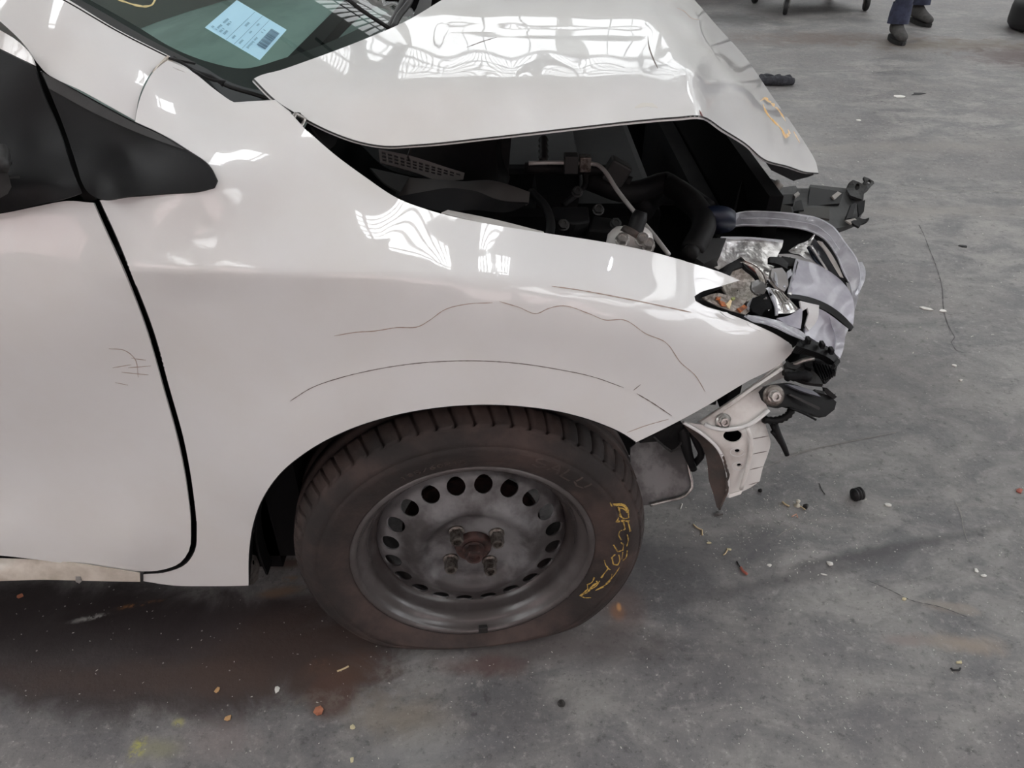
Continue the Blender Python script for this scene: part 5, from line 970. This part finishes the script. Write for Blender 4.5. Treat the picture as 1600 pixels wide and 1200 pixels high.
# black ribbed rubber piece
p = G(1338, 781); e = empty('rubber_bellows', (p.x, p.y, 0), 'black ribbed rubber bellows piece on grey floor', 'rubber piece')
prof = [(.0001, 0), (.008, 0)]
for k in range(3): prof += [(.009, .002 + k*.008), (.0155, .004 + k*.008), (.0155, .006 + k*.008), (.009, .008 + k*.008)]
prof += [(.0001, .026)]
v_, f_ = revolve(prof, 28, Matrix.Translation(Vector((p.x - .012, p.y, .0145))) @ Matrix.Rotation(R(-72), 4, 'Z')); fixn(mesh_obj('bellows', v_, f_, blackb, e))
# nut
p = G(877, 1100); o = hexnut((0, 0, .0005), (0, 0, 1), .006, .006, mat('dark_nut', (70, 68, 66), .5, .4), 'hex_nut', None); o.location = (p.x, p.y, 0); tag(o, 'small dark nut alone on the grey foreground floor', 'nut')
# grit
V = []; Fc = []
def grit(px, py, s, n=1):
    p = G(px, py); k = len(V); a = random.random()*6.28; l = s*random.uniform(.6, 2.2); w = s*random.uniform(.4, .9); c, si = math.cos(a), math.sin(a)
    for dx, dy, dz in ((-l, -w*.3, .0004), (l*.6, -w, .0004), (l, w*.5, .0004), (-l*.4, w, .0004), (0, 0, s*.7)): V.append((p.x + dx*c - dy*si, p.y + dx*si + dy*c, dz))
    Fc.extend([(k, k+1, k+4), (k+1, k+2, k+4), (k+2, k+3, k+4), (k+3, k, k+4)])
for i in range(420): grit(random.gauss(1200, 90), random.gauss(800, 60), random.uniform(.0008, .0020))
for i in range(260): grit(random.uniform(0, 1600), random.uniform(930, 1195), random.uniform(.0006, .0014))
for i in range(320): grit(random.uniform(1120, 1600), random.uniform(560, 1195), random.uniform(.0006, .0016))
for i in range(120): grit(random.uniform(1240, 1600), random.uniform(90, 560), random.uniform(.0012, .004))
for i in range(24): grit(random.gauss(680, 90), random.gauss(1050, 30), random.uniform(.0006, .0016))
o = mesh_obj('grit', V, Fc, mat('pale_grit', (196, 192, 184), .8), None, False); o['kind'] = 'stuff'; tag(o, 'pale grit and tiny paint flakes scattered over the grey floor', 'grit')
# cracks and scratches in the floor slab
MARK = [0]
def floormark(pts, w, m, name):
    MARK[0] += 1; zz = .0004 + .0003*MARK[0]
    c = smooth_line(pts, False, 4, 60)[:, :2]; A = np.array([list(G(a, b, .0003)) for a, b in c]); t = np.gradient(A[:, :2], axis=0); t /= np.linalg.norm(t, axis=1)[:, None] + 1e-9; k = len(A)
    ww = w*(.3 + rng.random(k))[:, None]/2; nn = np.c_[-t[:, 1], t[:, 0]]; V = [tuple(a) + (zz,) for a in A[:, :2] + nn*ww] + [tuple(a) + (zz,) for a in A[:, :2] - nn*ww]
    o = mesh_obj(name, V, [(i, i+1, k+i+1, k+i) for i in range(k-1)], m, fl); fixn(o, (0, 0, 5))
fc_d = mat('floor_crack_dark', (84, 82, 82), .9); fc_l = mat('floor_scratch_pale', (140, 137, 132), .8)
floormark([(1436, 352), (1444, 368), (1450, 384), (1464, 420), (1472, 450), (1474, 480), (1480, 505), (1492, 527), (1486, 535), (1494, 547), (1510, 552)], .003, fc_d, 'crack')
for pts, w in (([(1400, 290), (1470, 298), (1540, 299), (1600, 303)], .006), ([(1560, 523), (1600, 525)], .002), ([(1200, 728), (1260, 705), (1330, 690), (1400, 676)], .0025), ([(1210, 715), (1280, 700), (1380, 680)], .002), ([(1490, 780), (1500, 800), (1506, 830), (1522, 868)], .0016), ([(1590, 835), (1600, 845)], .002)): floormark(pts, w, fc_l, 'scratch')
floormark([(1355, 908), (1390, 923), (1420, 938), (1470, 950), (1510, 965)], .0022, fc_d, 'scuff_line')

# glove on the floor
p = G(1213, 133); clothm = mat('dark_grey_knit', (44, 45, 50), .95, rgb2=(62, 62, 68), nscale=60, bump=.4, bscale=200)
gl_ = empty('work_glove', (p.x, p.y, 0), 'dark crumpled work glove on the floor beyond the bonnet', 'glove')
tube3('palm', [(p.x-.13, p.y, .022), (p.x-.05, p.y-.01, .028), (p.x+.05, p.y-.01, .028), (p.x+.10, p.y, .022)], .03, clothm, gl_, n=14, radii=[.018, .026, .03, .02])
for a, b, c_ in (((-.10, .03), (-.04, .08), (.02, .07)), ((-.02, .04), (.03, .07), (.04, .10)), ((.04, .04), (.09, .06), (.10, .03)), ((-.06, .02), (-.08, .07), (-.03, .10))):
    tube3('finger', [(p.x+a[0], p.y+a[1], .024), (p.x+b[0], p.y+b[1], .034), (p.x+c_[0], p.y+c_[1], .020)], .016, clothm, gl_, n=12, radii=[.016, .016, .011])
# workshop trolley on castors
tA, tB = G(1226, 23), G(1351, 17); dr = (tB - tA); dr.z = 0; ln = dr.length; dr.normalize(); pr = Vector((-dr.y, dr.x, 0)); tro = empty('workshop_trolley', tuple((tA+tB)/2 + pr*.3), 'dark workshop trolley on rubber castors behind the car', 'trolley')
trm = mat('dark_trolley_steel', (46, 48, 52), .5)
for k, c in enumerate((tA, tB, tA + pr*.55, tB + pr*.55)):
    v_, f_ = revolve([(.001, -.018), (.03, -.018), (.055, -.018), (.062, -.010), (.062, .010), (.055, .018), (.03, .018), (.001, .018)], 28, Matrix.Translation((c.x, c.y, .0625)) @ Matrix.Rotation(R(70 + 12*k), 4, 'Z'))
    cs = fixn(mesh_obj('castor', v_, f_, blackb, tro)); q = Matrix.Rotation(R(70 + 12*k), 3, 'Z')
    box('fork', (c.x-.03, c.y-.028, .13), (c.x+.03, c.y+.028, .15), nutm, cs, rot=q)
    for s_ in (-1, 1):
        off = q @ Vector((0, s_*.024, 0)); box('fork_plate', (c.x+off.x-.012, c.y+off.y-.002, .055), (c.x+off.x+.012, c.y+off.y+.002, .145), nutm, cs, rot=q)
rotm = Matrix.Rotation(math.atan2(dr.y, dr.x), 3, 'Z'); cc = (tA + tB)/2 + pr*.275
for z0, z1, nm in ((.15, .19, 'lower_shelf'), (.78, .82, 'upper_shelf')): box(nm, (cc.x-ln/2-.08, cc.y-.33, z0), (cc.x+ln/2+.08, cc.y+.33, z1), trm, tro, .004, rotm)
for c in (tA, tB, tA + pr*.55, tB + pr*.55): box('post', (c.x-.02, c.y-.02, .19), (c.x+.02, c.y+.02, .78), trm, tro)
# dark car-shaped bumper piece added to stand for the dark floor behind the bonnet
p = G(1100, 2); st_ = empty('dark_filler', (p.x, p.y + .3, 0), 'dark bumper added to stand for the dark floor behind the bonnet', 'filler')
loftv = []; n = 24
for i in range(n+1):
    t = i/n; x = p.x - .9 + 1.6*t; bow = .35*(1 - (2*t-1)**2)
    for y_, z_ in ((.02, .002), (-.02, .12), (.0, .28), (.08, .42), (.2, .46)): loftv.append((x, p.y + .45 - bow + y_, z_))
o = fixn(mesh_obj('cover', loftv, [(i*5+j, i*5+j+1, (i+1)*5+j+1, (i+1)*5+j) for i in range(n) for j in range(4)], trm, st_)); solid(o, .006)
# spare tyre at right edge
p = G(1640, 48); V, Fc = revolve([(.20, .0), (.21, -.01), (.25, -.02), (.285, -.01), (.31, .02), (.315, .05), (.315, .14), (.31, .17), (.285, .20), (.25, .21), (.21, .20), (.20, .19)], 64, Matrix.Translation((p.x, p.y, .02)) @ Matrix.Rotation(R(90), 4, 'X'), True)
o = mesh_obj('car_tyre', [(v[0] - p.x, v[1] - p.y, v[2]) for v in V], Fc, blackb); fixn(o); zmin = min(v.co.z for v in o.data.vertices); o.location = (p.x, p.y, -zmin + .001); tag(o, 'black tyre lying flat on the floor at the far right', 'tyre')

# ---- person walking in the background
navy = mat('navy_workwear', (44, 48, 66), .9, rgb2=(56, 60, 80), nscale=18, bump=.2, bscale=60)
bootm = mat('dusty_black_boot', (54, 53, 52), .8, rgb2=(72, 70, 68), nscale=20); solem = mat('boot_sole', (18, 18, 18), .8); skinm = mat('skin', (190, 150, 128), .6); hairm = mat('dark_hair', (44, 36, 30), .8)
f1_ = G(1400, 66); f2_ = G(1441, 40)
ctr = (f1_ + f2_)/2; per = empty('person', (ctr.x, ctr.y, 0), 'person in navy work trousers and dusty black boots walking', 'person')
def skin(name, verts, edges, m, parent, lv=2):
    me = bpy.data.meshes.new(name); me.from_pydata([v[0] for v in verts], edges, []); o = bpy.data.objects.new(name, me); COL.objects.link(o)
    o.parent = parent; o.matrix_parent_inverse = parent.matrix_world.inverted(); sk = o.modifiers.new('skin', 'SKIN'); sk.use_smooth_shade = True
    for i, v in enumerate(verts): r = v[1]; me.skin_vertices[0].data[i].radius = (r, r) if not isinstance(r, tuple) else r
    me.skin_vertices[0].data[0].use_root = True; ss = o.modifiers.new('sub', 'SUBSURF'); ss.levels = lv; ss.render_levels = lv; me.materials.append(m); return o
a1 = Vector((f1_.x + .02, f1_.y + .10, .11)); a2 = Vector((f2_.x + .0, f2_.y + .14, .13)); hip = Vector((ctr.x + .08, ctr.y + .12, .93))
vb = [(hip, .14), (hip + Vector((-.10, 0, -.05)), .10), ((hip + Vector((-.10, 0, 0)) + a1)/2 + Vector((-.02, -.04, .05)), .075), (a1 + Vector((0, 0, .06)), .062),
      (hip + Vector((.10, 0, -.05)), .10), ((hip + Vector((.10, 0, 0)) + a2)/2 + Vector((.0, -.07, .05)), .075), (a2 + Vector((0, 0, .06)), .062),
      (hip + Vector((0, 0, .25)), .13), (hip + Vector((0, 0, .46)), .15), (hip + Vector((0, 0, .57)), .06),
      (hip + Vector((-.20, 0, .46)), .06), (hip + Vector((-.26, .03, .2)), .045), (hip + Vector((-.24, -.10, .0)), .032), (hip + Vector((.20, 0, .46)), .06), (hip + Vector((.26, .06, .2)), .045), (hip + Vector((.25, .0, -.02)), .032)]
skin('coverall', vb, [(0, 1), (1, 2), (2, 3), (0, 4), (4, 5), (5, 6), (0, 7), (7, 8), (8, 9), (8, 10), (10, 11), (11, 12), (8, 13), (13, 14), (14, 15)], navy, per)
# cuffs
for a in (a1, a2):
    fixn(tube3('cuff', [a + Vector((0, 0, .14)), a + Vector((0, 0, .05)), a + Vector((0, -.005, .0))], .07, navy, per, n=20, radii=[.068, .074, .076], cap=False))
def boot(a, foot, lift=0):
    d = Vector((foot.x - a.x, foot.y - a.y, 0)).normalized(); s_ = Vector((-d.y, d.x, 0)); secs = [(-.07, .034, .10), (-.04, .040, .125), (.0, .042, .14), (.05, .043, .10), (.11, .048, .075), (.16, .050, .062), (.20, .042, .052), (.22, .022, .035)]
    V = []; n = 12; base = Vector((a.x, a.y, lift))
    for x, w, h in secs:
        for j in range(n):
            t = 2*math.pi*j/n; V.append(base + d*x + s_*w*math.cos(t) + Vector((0, 0, .024 + h/2 + h/2*math.sin(t)*.98)))
    Fc = [(i*n+j, i*n+(j+1) % n, (i+1)*n+(j+1) % n, (i+1)*n+j) for i in range(len(secs)-1) for j in range(n)] + [tuple(range(n))[::-1], tuple((len(secs)-1)*n + j for j in range(n))]
    o = fixn(mesh_obj('boot', V, Fc, bootm, per)); ss = o.modifiers.new('s', 'SUBSURF'); ss.levels = ss.render_levels = 1
    V = []; k = 16
    for z_ in (.0, .026):
        for j in range(k):
            t = 2*math.pi*j/k; V.append(base + d*(.075 + .155*math.cos(t)) + s_*.052*math.sin(t)*(1 + .1*math.cos(t)) + Vector((0, 0, z_ + .001)))
    fixn(mesh_obj('sole', V, [tuple(range(k)), tuple(range(k, 2*k))] + [(j, (j+1) % k, k+(j+1) % k, k+j) for j in range(k)], solem, o, False))
boot(a1, f1_ + Vector((-.01, -.12, 0))); boot(a2, f2_ + Vector((.02, -.12, 0)))
hd = hip + Vector((0, -.01, .70)); bm = bmesh.new(); bmesh.ops.create_uvsphere(bm, u_segments=24, v_segments=16, radius=.1)
for v in bm.verts: v.co = Vector((v.co.x*.78, v.co.y*.95, v.co.z*1.18))
me = bpy.data.meshes.new('head'); bm.to_mesh(me); bm.free(); me.materials.append(skinm); o = bpy.data.objects.new('head', me); COL.objects.link(o); o.parent = per; o.matrix_parent_inverse = per.matrix_world.inverted(); o.location = hd
for pl in me.polygons: pl.use_smooth = True
bm = bmesh.new(); bmesh.ops.create_uvsphere(bm, u_segments=24, v_segments=16, radius=.106)
bmesh.ops.delete(bm, geom=[v for v in bm.verts if v.co.z < -.02 or (v.co.y < -.03 and v.co.z < .05)], context='VERTS')
for v in bm.verts: v.co = hd + Vector((v.co.x*.8, v.co.y*.97, v.co.z*1.2))
me = bpy.data.meshes.new('hair'); bm.to_mesh(me); bm.free(); me.materials.append(hairm); o = bpy.data.objects.new('hair', me); COL.objects.link(o); o.parent = per; o.matrix_parent_inverse = per.matrix_world.inverted()
for s_ in (-1, 1):
    h0 = hip + Vector((s_*.245, -.10 if s_ < 0 else 0, -.02)); vh = [(h0, .03), (h0 + Vector((0, -.02, -.06)), (.02, .035))]; ed = [(0, 1)]
    for k in range(4):
        b0 = len(vh); yo = (-.03 + .02*k); vh += [(h0 + Vector((0, yo - .02, -.11)), .010), (h0 + Vector((-.006*s_, yo - .02, -.14 + .006*abs(k-1.5))), .009), (h0 + Vector((-.016*s_, yo - .02, -.165 + .008*abs(k-1.5))), .008)]; ed += [(1, b0), (b0, b0+1), (b0+1, b0+2)]
    b0 = len(vh); vh += [(h0 + Vector((-.01*s_, -.055, -.07)), .011), (h0 + Vector((-.015*s_, -.06, -.10)), .009)]; ed += [(0, b0), (b0, b0+1)]
    skin('hand', vh, ed, skinm, per, 1)
